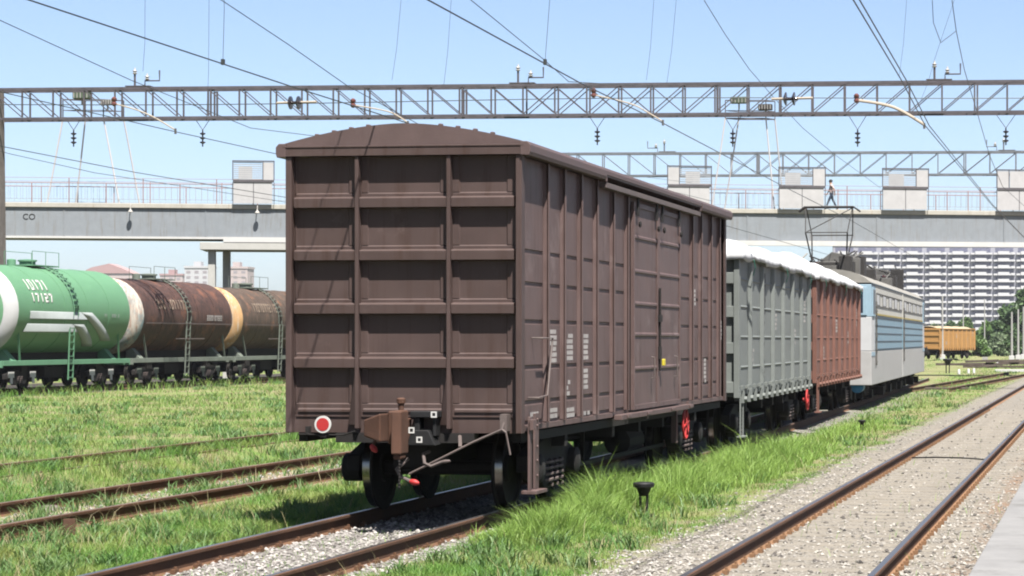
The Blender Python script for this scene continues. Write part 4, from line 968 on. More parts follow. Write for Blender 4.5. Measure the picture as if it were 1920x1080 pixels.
# ================================================================== four-legged floodlight towers standing on the bridge
def floodlight(pxs_top, pxs_bot, ytop, label, lamps, bar):
    d = DB(sum(pxs_bot)/4)+.6
    c = at(sum(pxs_bot)/4, 0, d); t = thing('floodlight_tower', label, 'floodlight tower', (c.x, c.y, ZD-.2), 0, 'floodlight towers on the footbridge')
    zt = 2+(637-ytop)*d/FPX
    m = MB()
    dep = (0, 1.3, 0, 1.3) if bar else (0,1.3,0,1.3)
    T = []; Bt = []
    for k in range(4):
        a = at(pxs_top[k], 0, d+dep[k]*.5); b = at(pxs_bot[k], 0, d+dep[k]); a.z = zt; b.z = ZD-.2; T.append(a); Bt.append(b)
        m.tube([b, b.lerp(a,.5)+Vector((.01,0,0)), a], .045, 6)
    m.build('legs', 'white_leg', t, world=True)
    h = MB()
    for i, j in ((0,1),(2,3),(0,2),(1,3),(0,3)): h.beam(T[i], T[j], .06, .06)
    for i in range(4): h.beam(T[i], T[i]+Vector((0,0,1.05)), .05, .05)
    for i, j in ((0,1),(2,3),(0,2),(1,3)): h.beam(T[i]+Vector((0,0,1.05)), T[j]+Vector((0,0,1.05)), .05, .05); h.beam(T[i]+Vector((0,0,.45)), T[j]+Vector((0,0,.45)), .04, .04)
    h.build('head_frame', 'gsteel', t, world=True)
    for k, (px, py, w, hgt, mt) in enumerate(lamps):
        p = at(px, py, d-.3); l = MB(); l.box(p.x-w/2, p.x+w/2, p.y-.22, p.y+.22, p.z-hgt/2, p.z+hgt/2)
        lo = l.build('floodlight', mt, t, world=True, bevel=.04)
        g = MB()
        for q in range(5): xx = p.x-w/2+w*(q+.5)/5; g.box(xx-.02, xx+.02, p.y-.245, p.y-.222, p.z-hgt/2+.04, p.z+hgt/2-.04)
        g.box(p.x-.03,p.x+.03,p.y-.05,p.y+.05,p.z-hgt/2-.35,p.z-hgt/2-.002); g.build('grille', 'conc', lo, world=True)
floodlight((118,160,194,232), (88,142,224,262), 222, 'left floodlight tower on four thin pale legs above the green tank wagon', [(154,179,.95,.38,'lampgreen'),(202,192,.7,.3,'equip')], False)
floodlight((1360,1385,1436,1453), (1334,1358,1452,1470), 222, 'right floodlight tower on four thin pale legs near the screens by the walking person', [(1386,188,1.0,.38,'lampgreen'),(1435,201,.8,.34,'equip_dk')], True)
# ================================================================== far buildings
def apartment():
    d = 950.0; pxl, pxr = 1562, 1990
    A = at(pxl, 0, d); Bq = at(pxr, 0, d); A.z = Bq.z = 0; u = (Bq-A).normalized(); W = (Bq-A).length
    t = thing('apartment_block', 'long apartment block with rows of white balconies seen under the bridge', 'apartment block', (A.x, A.y, -.2), math.atan2(u.y,u.x))
    fh = 12.96*d/FPX; z0 = 2+(637-631.5)*d/FPX; nf = 13
    MB().box(0, W, 0, 14, 0, z0+nf*fh+1.2).build('wall', 'apt_wall', t)
    MB().box(-.6, W+.6, -.6, 14.6, z0+nf*fh+1.203, z0+nf*fh+1.8).build('roof', 'apt_wall', t)
    nb = 10; bw = W/nb
    bal = []; win = MB()
    for b_i, b in enumerate(range(nb-1, -1, -1)):
        for f in range(nf-1, -1, -1):
            z = z0+f*fh; x0 = b*bw+.8; big = (f+b) % 3
            if True:
                w = MB(); w.box(x0+.2, x0+bw-1.8, -.12, -.002, z+1.0, z+fh-.15); 
                if b_i*nf+nf-1-f < 99: w.build('window', 'apt_dark', t)
                else: win.add(w.v, w.f)
                m = MB(); m.box(x0-.6, x0+bw-1.1, -1.3, -.13, z-.12, z+.62); m.box(x0+1.2, x0+bw*.62, -1.7, -1.301, z-.1, z+1.25); m.box(x0+bw*.7, x0+bw-1.2, -1.5, -1.301, z-.1, z+.85 if big else z+.5)
                k_ = b_i*nf+nf-1-f
                if k_ < 99: o2 = m.build('balcony', 'apt_white', t)
                else: bal.append(m)
    if bal:
        big = MB()
        for m in bal: big.add(m.v, m.f)
        o = big.build('balconies', 'apt_white', t); o['kind'] = 'stuff'; o = win.build('windows', 'apt_dark', t); o['kind'] = 'stuff'
    return t
apartment()
def tower(px0, px1, py, d, label, mat, roof, gable=False):
    A = at(px0, 0, d); Bq = at(px1, 0, d); A.z = Bq.z = 0; u = (Bq-A).normalized(); W = (Bq-A).length; H = 2+(637-py)*d/FPX
    t = thing('tower_block', label, 'tower block', (A.x, A.y, -.2), math.atan2(u.y,u.x), 'far pale tower blocks beyond the tank wagons')
    MB().box(0, W, 0, 16, 0, H).build('wall', mat, t)
    r = MB()
    if gable:
        r.prism([(-.5,-.6,H+.01),(W+.5,-.6,H+.01),(W*.8,-.6,H+3.2),(W*.55,-.6,H+6.0),(W*.2,-.6,H+3.6)], (0,17,0))
    else: r.box(-.4, W+.4, -.4, 16.4, H+.01, H+1.2); r.box(W*.3, W*.6, 4, 10, H+1.203, H+4)
    r.build('roof', roof, t)
    nfl = int(H/3.1); nx = max(3, int(W/4.2)); k = 0
    for f in range(nfl-1, -1, -1):
        for i in range(nx):
            if k >= 98: break
            x0 = W*(i+.22)/nx; MB().box(x0, x0+W*.5/nx, -.08, -.002, f*3.1+1.0, f*3.1+2.5).build('window', 'tower_win', t); k += 1
tower(152, 248, 512, 1400, 'pale pink block with a faded red roof behind the green tank wagon', 'pink_tower', 'tower_roof', True)
tower(300, 342, 516, 1500, 'low pale block just left of the white tower behind the brown tank', 'pink_tower', 'tower_roof')
tower(346, 392, 502, 1350, 'white tower block beside the bridge pier', 'white_tower', 'white_tower')
tower(420, 464, 503, 1350, 'pinkish tower block right of the bridge pier', 'pink_tower', 'pink_tower')
# ================================================================== right background: orange wagon, masts, trees, markers
ow = at(1738, 637, 236)
OW = gondola(0, 'small orange open wagon far off beyond the locomotive, heaped with sand', 'orange_wagon', 'orange_wagon', L=12.7, npan=8, ztop=3.1, loc=(ow.x, ow.y, 0), rz=-math.radians(13.5))
h = MB(); rows = []
for j in range(25):
    y = .3+12.1*j/24; rows.append([(-1.25+2.5*i/8, y, 3.12+.32*math.sin(PI*i/8)*(.7+.3*math.sin(2.1*y))) for i in range(9)])
h.grid(rows); sl = h.build('heap', 'sand', thing('sand_load', 'pale sand heaped in the far orange wagon', 'load', OW.location, OW.rotation_euler[2]), smooth=True, solid=.03)
def mast(px, y0, y1, label, r=.12, foot=True, arm=False):
    b = at_z(px, y1, -.2); d = FPX*2.2/(y1-HY); H = (y1-y0)/FPX*d
    t = thing('concrete_mast', label, 'mast', b, 0, 'masts by the far tracks')
    MB().lathe((0,0,0), (0,0,1), [(0,r),(H,r*.65)], 10).build('pole', 'polec', t, smooth=True)
    if foot: MB().box(-.28,.28,-.28,.28,0,H*.10).build('base', 'wpost', t, bevel=.03)
    if arm: MB().beam((-1.5,0,H*.98),(.1,0,H*.94),.08).build('bracket', 'polec', t)
mast(1767, 555, 677, 'pale mast with a white foot standing in front of the orange wagon', .13)
mast(1806, 570, 669, 'slim pale mast right of the orange wagon', .11)
mast(1846, 560, 667, 'thin pale mast among the bushes right of the orange wagon', .10)
mast(1897, 585, 676, 'pale mast with a broad white foot, left of the pair at the right edge', .14)
mast(1909, 580, 675, 'pale mast with a white foot, middle of the three at the right edge', .14)
mast(1919, 575, 674, 'pale mast cut by the right edge of the photo', .15)
def marker(px, y0, y1, label, feet=False):
    b = at_z(px, y1, -.2); d = FPX*2.2/(y1-HY); H = (y1-y0)/FPX*d
    t = thing('dwarf_marker', label, 'track marker', b, 0, 'black funnel-topped track markers')
    m = MB(); k = H/.42
    m.lathe((0,0,.24*k), (0,0,1), [(0,.03*k),(.01*k,.055*k),(.10*k,.095*k),(.115*k,.13*k),(.155*k,.135*k),(.17*k,.12*k),(.178*k,.03*k)], 20); hd = m.build('head', 'blacks', t, smooth=True)
    for sx in (-1, 1): MB().beam((sx*.04*k,0,-.06),(sx*.045*k,0,.26*k), .028*k, .03*k).build('leg', 'blacks', t)
    MB().box(-.12*k,.12*k,-.10*k,.10*k,-.08,.02).build('footing', 'blacks' if not feet else 'wpost', t)
marker(1207, 903, 966, 'black funnel-topped marker post in the grass beside the boxcar, nearest the camera')
marker(1616, 787, 810, 'small black funnel-topped marker in the grass beside the grey and red wagons')
marker(1777, 672, 701, 'black funnel-topped marker on white feet far off below the orange wagon', True)
def tree(px, py_base, py_top, d, wpx, mat, label, seed, n=2600, leaf=.45, group='trees and bushes behind the far tracks', trunk=True):
    rng = np.random.RandomState(seed); b = at(px, py_base, d); H = (py_base-py_top)/FPX*d; W = wpx/FPX*d/2
    b.z = -.2; H = max(H, 2+(HY-py_top)*d/FPX+.2)
    t = thing('tree' if trunk else 'bush', label, 'tree' if trunk else 'bush', b, 0, group)
    m = MB(); cl = []
    nc = 26
    z0 = .22 if trunk else .05
    for k in range(nc):
        a = rng.rand()*6.28; q = math.sqrt(rng.rand()); hz = z0+(1-z0)*rng.rand()**.8
        prof = math.sin(min(1, (hz-z0*.6)/(1-z0*.6)*.93+.12)*PI)**.55
        cl.append((W*.78*q*math.cos(a)*prof, W*.78*q*math.sin(a)*prof, H*hz*.93, W*(.22+.22*rng.rand())))
    if trunk:
        m.tube([(0,0,-.1),(.08*W,0,H*.25),(0,.05*W,H*.55),(.05*W,0,H*.85)], [H*.035,H*.026,H*.016,H*.004], 8)
    else: m.tube([(0,0,-.1),(0,.02,H*.4)], [.06,.02], 6)
    for c in cl[:12]: m.tube([(0,0,H*.22 if trunk else .05), (c[0]*.5, c[1]*.5, (c[2]+H*.2)*.5), (c[0],c[1],c[2])], [H*.014,H*.009,H*.003], 5)
    m.build('trunk', 'bark', t)
    per = n//nc; vs = []; fs = []
    for (cx, cy, cz, r) in cl:
        p = rng.normal(size=(per,3)); p /= np.linalg.norm(p,axis=1)[:,None]; p *= (rng.rand(per,1)**.45)*r*np.array([1.15,1.15,.8]); p += np.array([cx,cy,cz])
        u = rng.normal(size=(per,3)); u /= np.linalg.norm(u,axis=1)[:,None]; v = np.cross(u, rng.normal(size=(per,3))); v /= np.linalg.norm(v,axis=1)[:,None]
        s = leaf*(.6+.8*rng.rand(per,1))
        for k in range(per):
            o = len(vs); vs += [tuple(p[k]-u[k]*s[k]), tuple(p[k]+v[k]*s[k]*.5), tuple(p[k]+u[k]*s[k]), tuple(p[k]-v[k]*s[k]*.5)]; fs.append((o,o+1,o+2,o+3))
    c = MB(); c.add(vs, fs); me = bpy.data.meshes.new('crown'); me.from_pydata(vs, [], fs); me.materials.append(M[mat]); o = bpy.data.objects.new('crown', me); COL.objects.link(o); o.parent = t
TR = [(1922,668,538,330,92,'leaf_b','tall dark tree at the right edge of the photo',1,4200,.5,True),(1886,668,580,340,58,'leaf_b','dark leaning tree left of the tall one at the right edge',2,2600,.45,True),
 (1850,668,612,380,46,'leaf_a','leafy tree in the middle of the far green bank',3,2200,.5,True),(1812,666,604,420,44,'leaf_a','rounded green tree right above the end of the orange wagon',4,2400,.5,True),
 (1783,664,608,430,34,'leaf_b','dark tree rising behind the orange wagon',5,2000,.5,True),(1752,664,612,430,36,'leaf_c','pale tree behind the left half of the orange wagon',6,1800,.5,True),
 (1872,671,630,300,56,'leaf_c','grey-green bush on the bank left of the masts',7,2600,.3,False),(1835,671,634,290,50,'leaf_a','bright green bush right of the orange wagon',8,2400,.3,False),
 (1908,674,628,270,50,'leaf_b','dark bush behind the three masts',9,2200,.3,False),(1952,674,590,300,60,'leaf_a','broad tree just outside the right edge',10,2600,.45,True),
 (65,640,494,180,26,'leaf_a','bushy green treetop showing above the green tank wagon',11,1200,.35,True)]
for a in TR: tree(*a[:6], a[6], a[7], a[8], a[9], trunk=a[10])
# debris right of the locomotive
def heap(px, py, label, parts, name, cat):
    b = at_z(px, py, -.2); t = thing(name, label, cat, b)
    for nm, mt, f in parts:
        m = MB(); f(m); m.build(nm, mt, t, bevel=.01)
def stack(m):
    rg = random.Random(2)
    for k in range(13):
        x = rg.uniform(-2.6,2.6); y = rg.uniform(-1.2,1.2); a = rg.uniform(-.35,.35); z = .1+.2*(k//5)
        m.beam((x-1.3*math.cos(a), y-1.3*math.sin(a), z), (x+1.3*math.cos(a), y+1.3*math.sin(a), z+rg.uniform(-.05,.1)), .24, .17)
heap(1846, 690, 'untidy stack of dark old sleepers right of the locomotive', [('sleepers', 'sleeper', stack)], 'sleeper_stack', 'sleeper stack')
heap(1893, 697, 'white concrete slab lying beside the old sleepers', [('slab', 'wpost', lambda m: m.box(-1.0,1.0,-.4,.4,-.05,.16))], 'concrete_slab', 'slab')
heap(1847, 688, 'pale concrete block propped on the old sleepers', [('block', 'conc', lambda m: m.box(-.22,.22,-.2,.2,.5,.8))], 'concrete_block', 'block')
for px, py, lab in ((1798,702,'short white post left of the pair near the sleepers'),(1816,701,'short white post in the middle near the sleepers'),(1826,700,'short white post right of the pair near the sleepers'),(1870,684,'white stone post behind the slab')):
    b = at_z(px, py, -.2); t = thing('white_post', lab, 'post', b, 0, 'short whitewashed posts'); MB().lathe((0,0,-.05), (0,0,1), [(0,.09),(.34,.08),(.38,.05)], 8).build('post', 'wpost', t, smooth=True)
b = at_z(130, 1010, -.2)
t = thing('rusty_stub', 'rusty square plate on a stub standing in the grass at the lower left', 'marker stub', b, .3)
MB().box(-.065,.065,-.012,.012,.04,.22).build('plate', 'stub_rust', t, bevel=.004); MB().box(-.025,.025,.013,.04,-.1,.16).build('stub', 'stub_rust', t)
b = at_z(85, 960, -.2)
t = thing('pale_stone', 'flat pale stone lying beside the second track at the far left', 'stone', b); MB().lathe((0,0,-.03), (0,0,1), [(0,.26),(.07,.24),(.11,.15),(.12,.02)], 9).build('stone', 'conc_post', t, bevel=.01)
# ================================================================== tracks
def track(label, cx, y0, y1, side='rust_rail', top='rail_top', path=None, sleepers=False, gauge=.79, concrete=None):
    path = path or [(cx, y0), (cx, y1)]
    t = thing('railway_track', label, 'railway track', (path[0][0], path[0][1], -.2), 0, 'railway tracks of the yard')
    prof = [(-.066,-.18),(.066,-.18),(.066,-.165),(.012,-.145),(.010,-.045),(.036,-.034),(.037,-.008),(.028,0),(-.028,0),(-.037,-.008),(-.036,-.034),(-.010,-.045),(-.012,-.145),(-.066,-.165)]
    for sx in (-1, 1):
        m = MB(); n = len(prof); P_ = [Vector((a, b, 0)) for a, b in path]; vs = []
        for i, p in enumerate(P_):
            d = (P_[min(i+1,len(P_)-1)]-P_[max(i-1,0)]).normalized(); r = Vector((d.y,-d.x,0))
            vs += [p+r*(sx*gauge+a)+Vector((0,0,b)) for a, b in prof]
        fs = []; ms = []
        for i in range(len(P_)-1):
            for j in range(n):
                fs.append((i*n+j, i*n+(j+1)%n, (i+1)*n+(j+1)%n, (i+1)*n+j)); ms.append(1 if j in (7,) else 2 if j in (3,4,5,6,8,9,10,11) else 0)
        fs += [tuple(range(n)), tuple((len(P_)-1)*n+j for j in range(n-1,-1,-1))]; ms += [0,0]
        m.add(vs, fs); m.m = ms
        m.build('rail', [side, top, 'rail_web'], t, world=True)
    if sleepers:
        y = sleepers[0]; k_ = 0; rest = MB(); first = None
        while y < sleepers[1]:
            for sx in (-1, 1):
                a = rest if k_ >= 100 else MB(); c = cx+sx*gauge if k_ >= 100 else 0; yo = y if k_ >= 100 else 0
                if k_ >= 100 or first is None:
                    for k in (-1,1): a.box(c+k*.075-.025, c+k*.075+.025, yo-.05, yo+.05, -.17, -.125); a.lathe((c+k*.085,yo,-.13), (0,0,1), [(0,.016),(.03,.016)], 6)
                if k_ < 100:
                    if first is None: f = first = a.build('fastener', side, t)
                    else: f = first.copy(); COL.objects.link(f)
                    f.location = (cx+sx*gauge-t.location.x, y-t.location.y, -t.location.z)
                k_ += 1
            y += .545
        if rest.v: o = rest.build('far_fasteners', side, t, world=True); o['kind'] = 'stuff'
    if concrete:
        y = concrete[0]; first = None; k_ = 0
        while y < concrete[1] and k_ < 100:
            if first is None:
                q = MB(); q.box(-1.32, 1.32, -.13, .13, -.07, 0); first = f = q.build('sleeper', 'dusty_sleeper', t, bevel=.02)
            else: f = first.copy(); COL.objects.link(f)
            f.location = (cx-t.location.x, y-t.location.y, -.166+.004*math.sin(k_*2.7)-t.location.z); k_ += 1; y += .545
    return t
track('empty track on pale gravel beside the platform, with orange rusty rails', -2.75, 8, 320, 'rail_orange', 'rail_top', sleepers=(16, 70), concrete=(16, 70))
track('track carrying the boxcar, grey gravel between its rails', -7.81, 14, 0, 'rust_rail', 'rail_top', path=[(-7.81,14),(-7.81,39.5),(rail_x(120),120)], sleepers=(17,26))
track('weedy track with brown rails left of the boxcar', -12.62, 18, 112, 'rust_rail', 'rail_top_dull')
track('overgrown track with one rail showing through the far grass', -16.82, 20, 105, 'rust_rail', 'rail_top_dull')
track('far track under the row of tank wagons', -43.9, 60, 200, 'rust_rail', 'rail_top_dull')
a = at_z(1745, 727, 0); b = at_z(1895, 701, 0)
dv = (b-a).normalized()
track('short faint track crossing the grass beyond the locomotive', 0, 0, 0, 'rust_rail', 'rail_top_dull', path=[tuple((a-dv*0)[:2]), tuple((b+dv*8)[:2])])
t = thing('timber_crossing', 'flat timber boards laid in the grass just beyond the locomotive', 'boards', at_z(1763, 731, -.2)); MB().box(-1.1,1.1,-.9,-.3,-.05,.12).box(-1.0,1.2,.0,.6,-.05,.10).build('boards', 'sleeper', t, bevel=.01)
c0 = at_z(1700, 860, -.13); t = thing('ground_cable', 'thin dark cable lying across the gravel of the empty track', 'cable', c0)
MB().tube([(-3.45,c0.y+.5,-.14),(-3.0,c0.y+.25,-.115),(-2.5,c0.y+.1,-.115),(-2.05,c0.y+.05,-.14)], .014, 6).build('cable', 'blacks', t, world=True)
# platform
t = thing('platform', 'pale concrete platform edge at the lower right corner', 'platform', (1.0, 20, -.2))
for k in range(17):
    MB().box(-1.03, 3.2, 6+3*k, 6+3*k+2.985, .05, .20).build('slab', 'platform', t, world=True, bevel=.012)
MB().box(-.93, 3.1, 6, 57, -.4, .048).build('platform_base', 'conc', t, world=True)
# ================================================================== ground
def vnoise(x, y, s, seed):
    r = np.random.RandomState(seed); tot = 0
    for k in range(6):
        a = r.rand()*6.28; f = s*(.6+1.1*r.rand()); p = r.rand()*6.28
        tot = tot+np.sin((x*np.cos(a)+y*np.sin(a))*f+p+1.3*np.sin((y*np.cos(a)-x*np.sin(a))*f*.7+p*2))
    return tot/6
sst = lambda a, b, x: np.clip((x-a)/(b-a), 0, 1)**2*(3-2*np.clip((x-a)/(b-a), 0, 1))
def rx(y): return -7.81-.026*np.maximum(0, y-39.5)
def gh(x, y):
    near = sst(0, 1, (140-y)/40)
    z = -.2+near*(.035*vnoise(x,y,.9,1)+.02*vnoise(x,y,3.1,2))
    b = sst(-4.95,-4.25, x+.25*vnoise(x,y,1.1,3))*sst(0,1,(x+6)/.1); z = z*(1-b)+b*(-.172+.010*vnoise(x,y,5,4))
    tb = 1-sst(.85,1.5, np.abs(x-rx(y))); z = z*(1-tb)+tb*(-.166+.010*vnoise(x,y,4,5))
    t2 = 1-sst(.7,1.25, np.abs(x+12.62)); z = z*(1-t2)+t2*(-.165+.012*vnoise(x,y,4,6))
    t3 = 1-sst(.9,1.4, np.abs(x+16.82)); z = z*(1-t3)+t3*(-.105+.03*vnoise(x,y,2.2,8)+.085*np.exp(-((x+16.0)/.35)**2)-.07*np.exp(-((x+17.45)/.3)**2))
    return np.minimum(z, np.where(np.abs(x+16.8)<2, -.012, -.115))
gx = np.unique(np.concatenate([np.linspace(-1500,-90,24), np.linspace(-90,-20,70), np.linspace(-20,2,150), np.linspace(2,40,16), np.linspace(40,1100,20)]))
gy = np.unique(np.concatenate([np.linspace(-300,10,12), np.linspace(10,60,260), np.linspace(60,160,110), np.linspace(160,500,40), np.linspace(500,2300,24)]))
XX, YY = np.meshgrid(gx, gy); ZZ = gh(XX, YY)
me = bpy.data.meshes.new('ground'); nx, ny = len(gx), len(gy)
ii = (np.arange(ny-1)[:,None]*nx+np.arange(nx-1)[None,:]).ravel()
me.from_pydata(np.stack([XX.ravel(),YY.ravel(),ZZ.ravel()],1).tolist(), [], np.stack([ii,ii+1,ii+nx+1,ii+nx],1).tolist())
me.polygons.foreach_set('use_smooth', [True]*len(me.polygons))
GR = bpy.data.objects.new('ground', me); COL.objects.link(GR); GR['kind'] = 'structure'
def ground_mat():
    m, nt, b = new_mat('yard_ground'); L = nt.links
    tc = nt.nodes.new('ShaderNodeTexCoord'); sp = nt.nodes.new('ShaderNodeSeparateXYZ'); L.new(tc.outputs['Object'], sp.inputs[0])
    def math_(op, a, b_=None, clamp=False):
        n = nt.nodes.new('ShaderNodeMath'); n.operation = op; n.use_clamp = clamp
        for s, v in ((n.inputs[0], a), (n.inputs[1], b_)):
            if v is None: continue
            if hasattr(v, 'links'): L.new(v, s)
            else: s.default_value = v
        return n.outputs[0]
    n_lo = noise(nt, .45, 4, .6); n_mid = noise(nt, 2.2, 5, .65, off=4); n_hi = noise(nt, 22, 4, .7, off=9)
    # earth and low green cover
    soil = mixc(nt, n_hi, (.10,.075,.045), (.24,.19,.125))
    green = mixc(nt, n_hi, (.06,.11,.02), (.15,.21,.055))
    cover = ramp(nt, math_('ADD', math_('MULTIPLY', n_lo, .55), math_('MULTIPLY', n_mid, .45)), .40, .56, (1,1,1,1), (.15,.15,.15,1))
    col = mixc(nt, cover, soil, green)
    # gravel with voronoi stones
    vo = nt.nodes.new('ShaderNodeTexVoronoi'); vo.inputs['Scale'].default_value = 26; L.new(tc.outputs['Object'], vo.inputs['Vector'])
    vs = nt.nodes.new('ShaderNodeSeparateColor'); L.new(vo.outputs['Color'], vs.inputs[0])
    grav = mixc(nt, vs.outputs[0], (.125,.114,.10), (.235,.217,.19)); grav = mixc(nt, ramp(nt, vo.outputs['Distance'], .35, .75), grav, (.09,.08,.065))
    grav = mixc(nt, ramp(nt, n_mid, .5, .8), grav, (.185,.16,.125))
    ggrey = mixc(nt, vs.outputs[1], (.13,.12,.11), (.27,.255,.24)); ggrey = mixc(nt, ramp(nt, vo.outputs['Distance'], .35, .75), ggrey, (.06,.05,.045))
    edge = math_('ADD', sp.outputs[0], math_('MULTIPLY', math_('SUBTRACT', n_mid, .5), 1.7))
    mr = lambda v, a, b_: (lambda n: (L.new(v, n.inputs[0]), setattr(n.inputs[1], 'default_value', a), setattr(n.inputs[2], 'default_value', b_), n.outputs[0])[-1])(nt.nodes.new('ShaderNodeMapRange'))
    fb = mr(edge, -4.95, -4.45)
    col = mixc(nt, fb, col, grav)
    # brown stained strip next to the platform
    fr = math_('MULTIPLY', mr(sp.outputs[0], -1.75, -1.35), ramp(nt, n_lo, .35, .6)); col = mixc(nt, fr, col, (.15,.105,.075))
    # bed of the train's track
    dxc = math_('ABSOLUTE', math_('ADD', edge, 7.81)); bed = math_('SUBTRACT', 1.0, mr(dxc, .85, 1.35))
    yy = sp.outputs[1]
    col = mixc(nt, math_('MULTIPLY', bed, math_('SUBTRACT', 1.0, mr(yy, 60, 120))), col, ggrey)
    d2 = math_('ABSOLUTE', math_('ADD', edge, 12.62)); bed2 = math_('MULTIPLY', math_('SUBTRACT', 1.0, mr(d2, .55, 1.0)), math_('SUBTRACT', 1.0, mr(yy, 90, 140)))
    brown = mixc(nt, vs.outputs[2], (.13,.095,.07), (.33,.27,.21)); col = mixc(nt, bed2, col, brown)
    dt = math_('SUBTRACT', 1.0, mr(math_('ABSOLUTE', math_('ADD', edge, 47.5)), 5.2, 6.2)); col = mixc(nt, dt, col, (.035,.03,.026))  # shade under and behind the tank wagons, painted into the ground colour
    col = mixc(nt, .24, col, (0,0,0))
    L.new(col, b.inputs['Base Color']); b.inputs['Roughness'].default_value = .95
    b.inputs['Specular IOR Level'].default_value = .15
    hb = math_('ADD', math_('MULTIPLY', vo.outputs['Distance'], -.6), n_hi); bump(nt, b, hb, .7, .03)
    return m
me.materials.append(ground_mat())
# ================================================================== grass blades (uncountable: one object each)
def blades(name, x, y, h, w, lean, matn, label_kind='stuff'):
    n = len(x); z = gh(x, y)-.015
    r = np.random.rand(n)*6.283; dx, dy = np.cos(r), np.sin(r); la = np.random.rand(n)*6.283; lx, ly = np.cos(la)*lean*h, np.sin(la)*lean*h
    V = np.zeros((n,5,3), np.float32); hw = w/2
    V[:,0] = np.stack([x-dx*hw, y-dy*hw, z],1); V[:,1] = np.stack([x+dx*hw, y+dy*hw, z],1)
    mx, my, mz = x+lx*.35, y+ly*.35, z+h*.6
    V[:,2] = np.stack([mx+dx*hw*.75, my+dy*hw*.75, mz],1); V[:,3] = np.stack([mx-dx*hw*.75, my-dy*hw*.75, mz],1)
    V[:,4] = np.stack([x+lx, y+ly, z+h*np.sqrt(np.maximum(.2, 1-(lean*.6)**2))],1)
    me = bpy.data.meshes.new(name); me.vertices.add(n*5); me.vertices.foreach_set('co', V.ravel())
    base = np.arange(n, dtype=np.int32)*5
    loops = np.stack([base,base+1,base+2,base+3, base+3,base+2,base+4],1).ravel()
    me.loops.add(n*7); me.loops.foreach_set('vertex_index', loops)
    me.polygons.add(n*2); st = np.stack([np.arange(n)*7, np.arange(n)*7+4],1).ravel().astype(np.int32)
    me.polygons.foreach_set('loop_start', st); me.polygons.foreach_set('loop_total', np.tile([4,3], n).astype(np.int32))
    me.update(calc_edges=True); me.materials.append(M[matn])
    o = bpy.data.objects.new(name, me); COL.objects.link(o); o['kind'] = 'stuff'; return o
def scatter(n, ylo=645, yhi=1160, xlo=-420, xhi=2320):
    px = np.random.uniform(xlo, xhi, n); py = np.random.uniform(ylo, yhi, n)
    d = FPX*2.2/(py-HY); xc = (px-CX)/FPX*d
    return xc*CO_-d*SI_, xc*SI_+d*CO_, d
x, y, d = scatter(620000)
pr = np.ones_like(x)
nz = vnoise(x,y,1.3,21); nl = vnoise(x,y,.35,22)
e = x+.45*vnoise(x,y,1.7,3)+.2*vnoise(x,y,6,31)
pr *= 1-.995*sst(-4.95,-4.45,e)*(x < -1.05); pr[x > -1.08] = 0
pr *= 1-.93*(1-sst(.75,1.15,np.abs(e-rx(y))))*(y < 70)
pr *= np.where((np.abs(x-rx(y)) < .95) & (y > 26.2), .05, 1)
pr *= 1-.88*(1-sst(.55,.95,np.abs(e+12.62)))*sst(-.35,.2,nz+.4*vnoise(x,y,.5,9)+.12)
pr *= 1-.30*(1-sst(.5,.9,np.abs(e+16.82)))
dirt = sst(.28,.55,nl)*sst(-.2,.3,vnoise(x,y,.8,14)); pr *= 1-.75*dirt
pr *= 1-.85*sst(.2,.45,vnoise(x,y,.22,17))*((y > 78) & (x < -28))
pr *= 1-.55*(np.abs(np.abs(x+12.62)-.79) < .30+.15*vnoise(x,y,1.4,61))
k = np.random.rand(len(x)) < pr
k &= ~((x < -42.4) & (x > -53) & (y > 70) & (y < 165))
x, y, d, nz, nl = x[k], y[k], d[k], nz[k], nl[k]
nearrail = np.minimum(np.abs(np.abs(x+12.62)-.79), np.abs(np.abs(x-rx(y))-.79))
h = (.085+.045*np.random.rand(len(x)))*(1+.55*nz+.5*sst(.1,.6,vnoise(x,y,2.4,40)))
h *= np.where(nearrail < .35, .62, 1.0); h *= np.where((x > -5.6)&(x < -4), .62, 1)
h *= np.where((np.abs(x-rx(y)) < 1.5), .5, 1)
h *= np.where(y > 70, 1.25, 1); h *= 1+.9*(np.abs(x+15.8)<.5)-.62*(np.abs(x+17.25)<.42)*(vnoise(x,y,.5,71)>-.25); h *= np.where((x<-41)&(x>-42.4), 1.3+1.9*np.random.rand(len(x)), 1)
w = np.maximum(.006, d*.00022)*(.7+.6*np.random.rand(len(x)))
blades('grass', x, y, np.maximum(.03,h), w, .35+.6*np.random.rand(len(x)), 'grass')
# tall lush grass on the strip beside the train
n = 85000
y = 23.8+(np.random.rand(n)**1.5)*34; xw = np.random.rand(n); x = -6.75+xw*(1.15+.45*sst(27,36,y))+.22*vnoise(np.zeros(n),y,1.2,51)
amp = sst(0,.28,xw)*0+1
pz = sst(-.5,.25, vnoise(x,y,1.5,52)+.35)*sst(23.6,25.0,y+.8*(x+6)*-.4)*(1-.5*sst(.75,1,xw))*(1-.9*sst(40,47,y))
k = np.random.rand(n) < pz; x, y, xw = x[k], y[k], xw[k]; n = len(x)
h = (.24+.34*np.random.rand(n))*(1-.55*sst(-5.95,-5.65,x)*(1-sst(29,31,y)))*(1+.45*vnoise(x,y,1.9,53))*(1-.45*sst(.6,1,xw))*(1-.3*sst(40,50,y)); h *= .75+.5*(vnoise(x,y,4.5,77)>.1); h = np.where(np.random.rand(n) < .015, h*1.35, h); h *= .80*(.55+.45*sst(.05,.4,xw))
blades('tall_grass', x, y, np.maximum(.08,h), np.maximum(.0075, y*.00024)*(.7+.7*np.random.rand(n)), .3+.95*np.random.rand(n)**1.3, 'tallgrass')
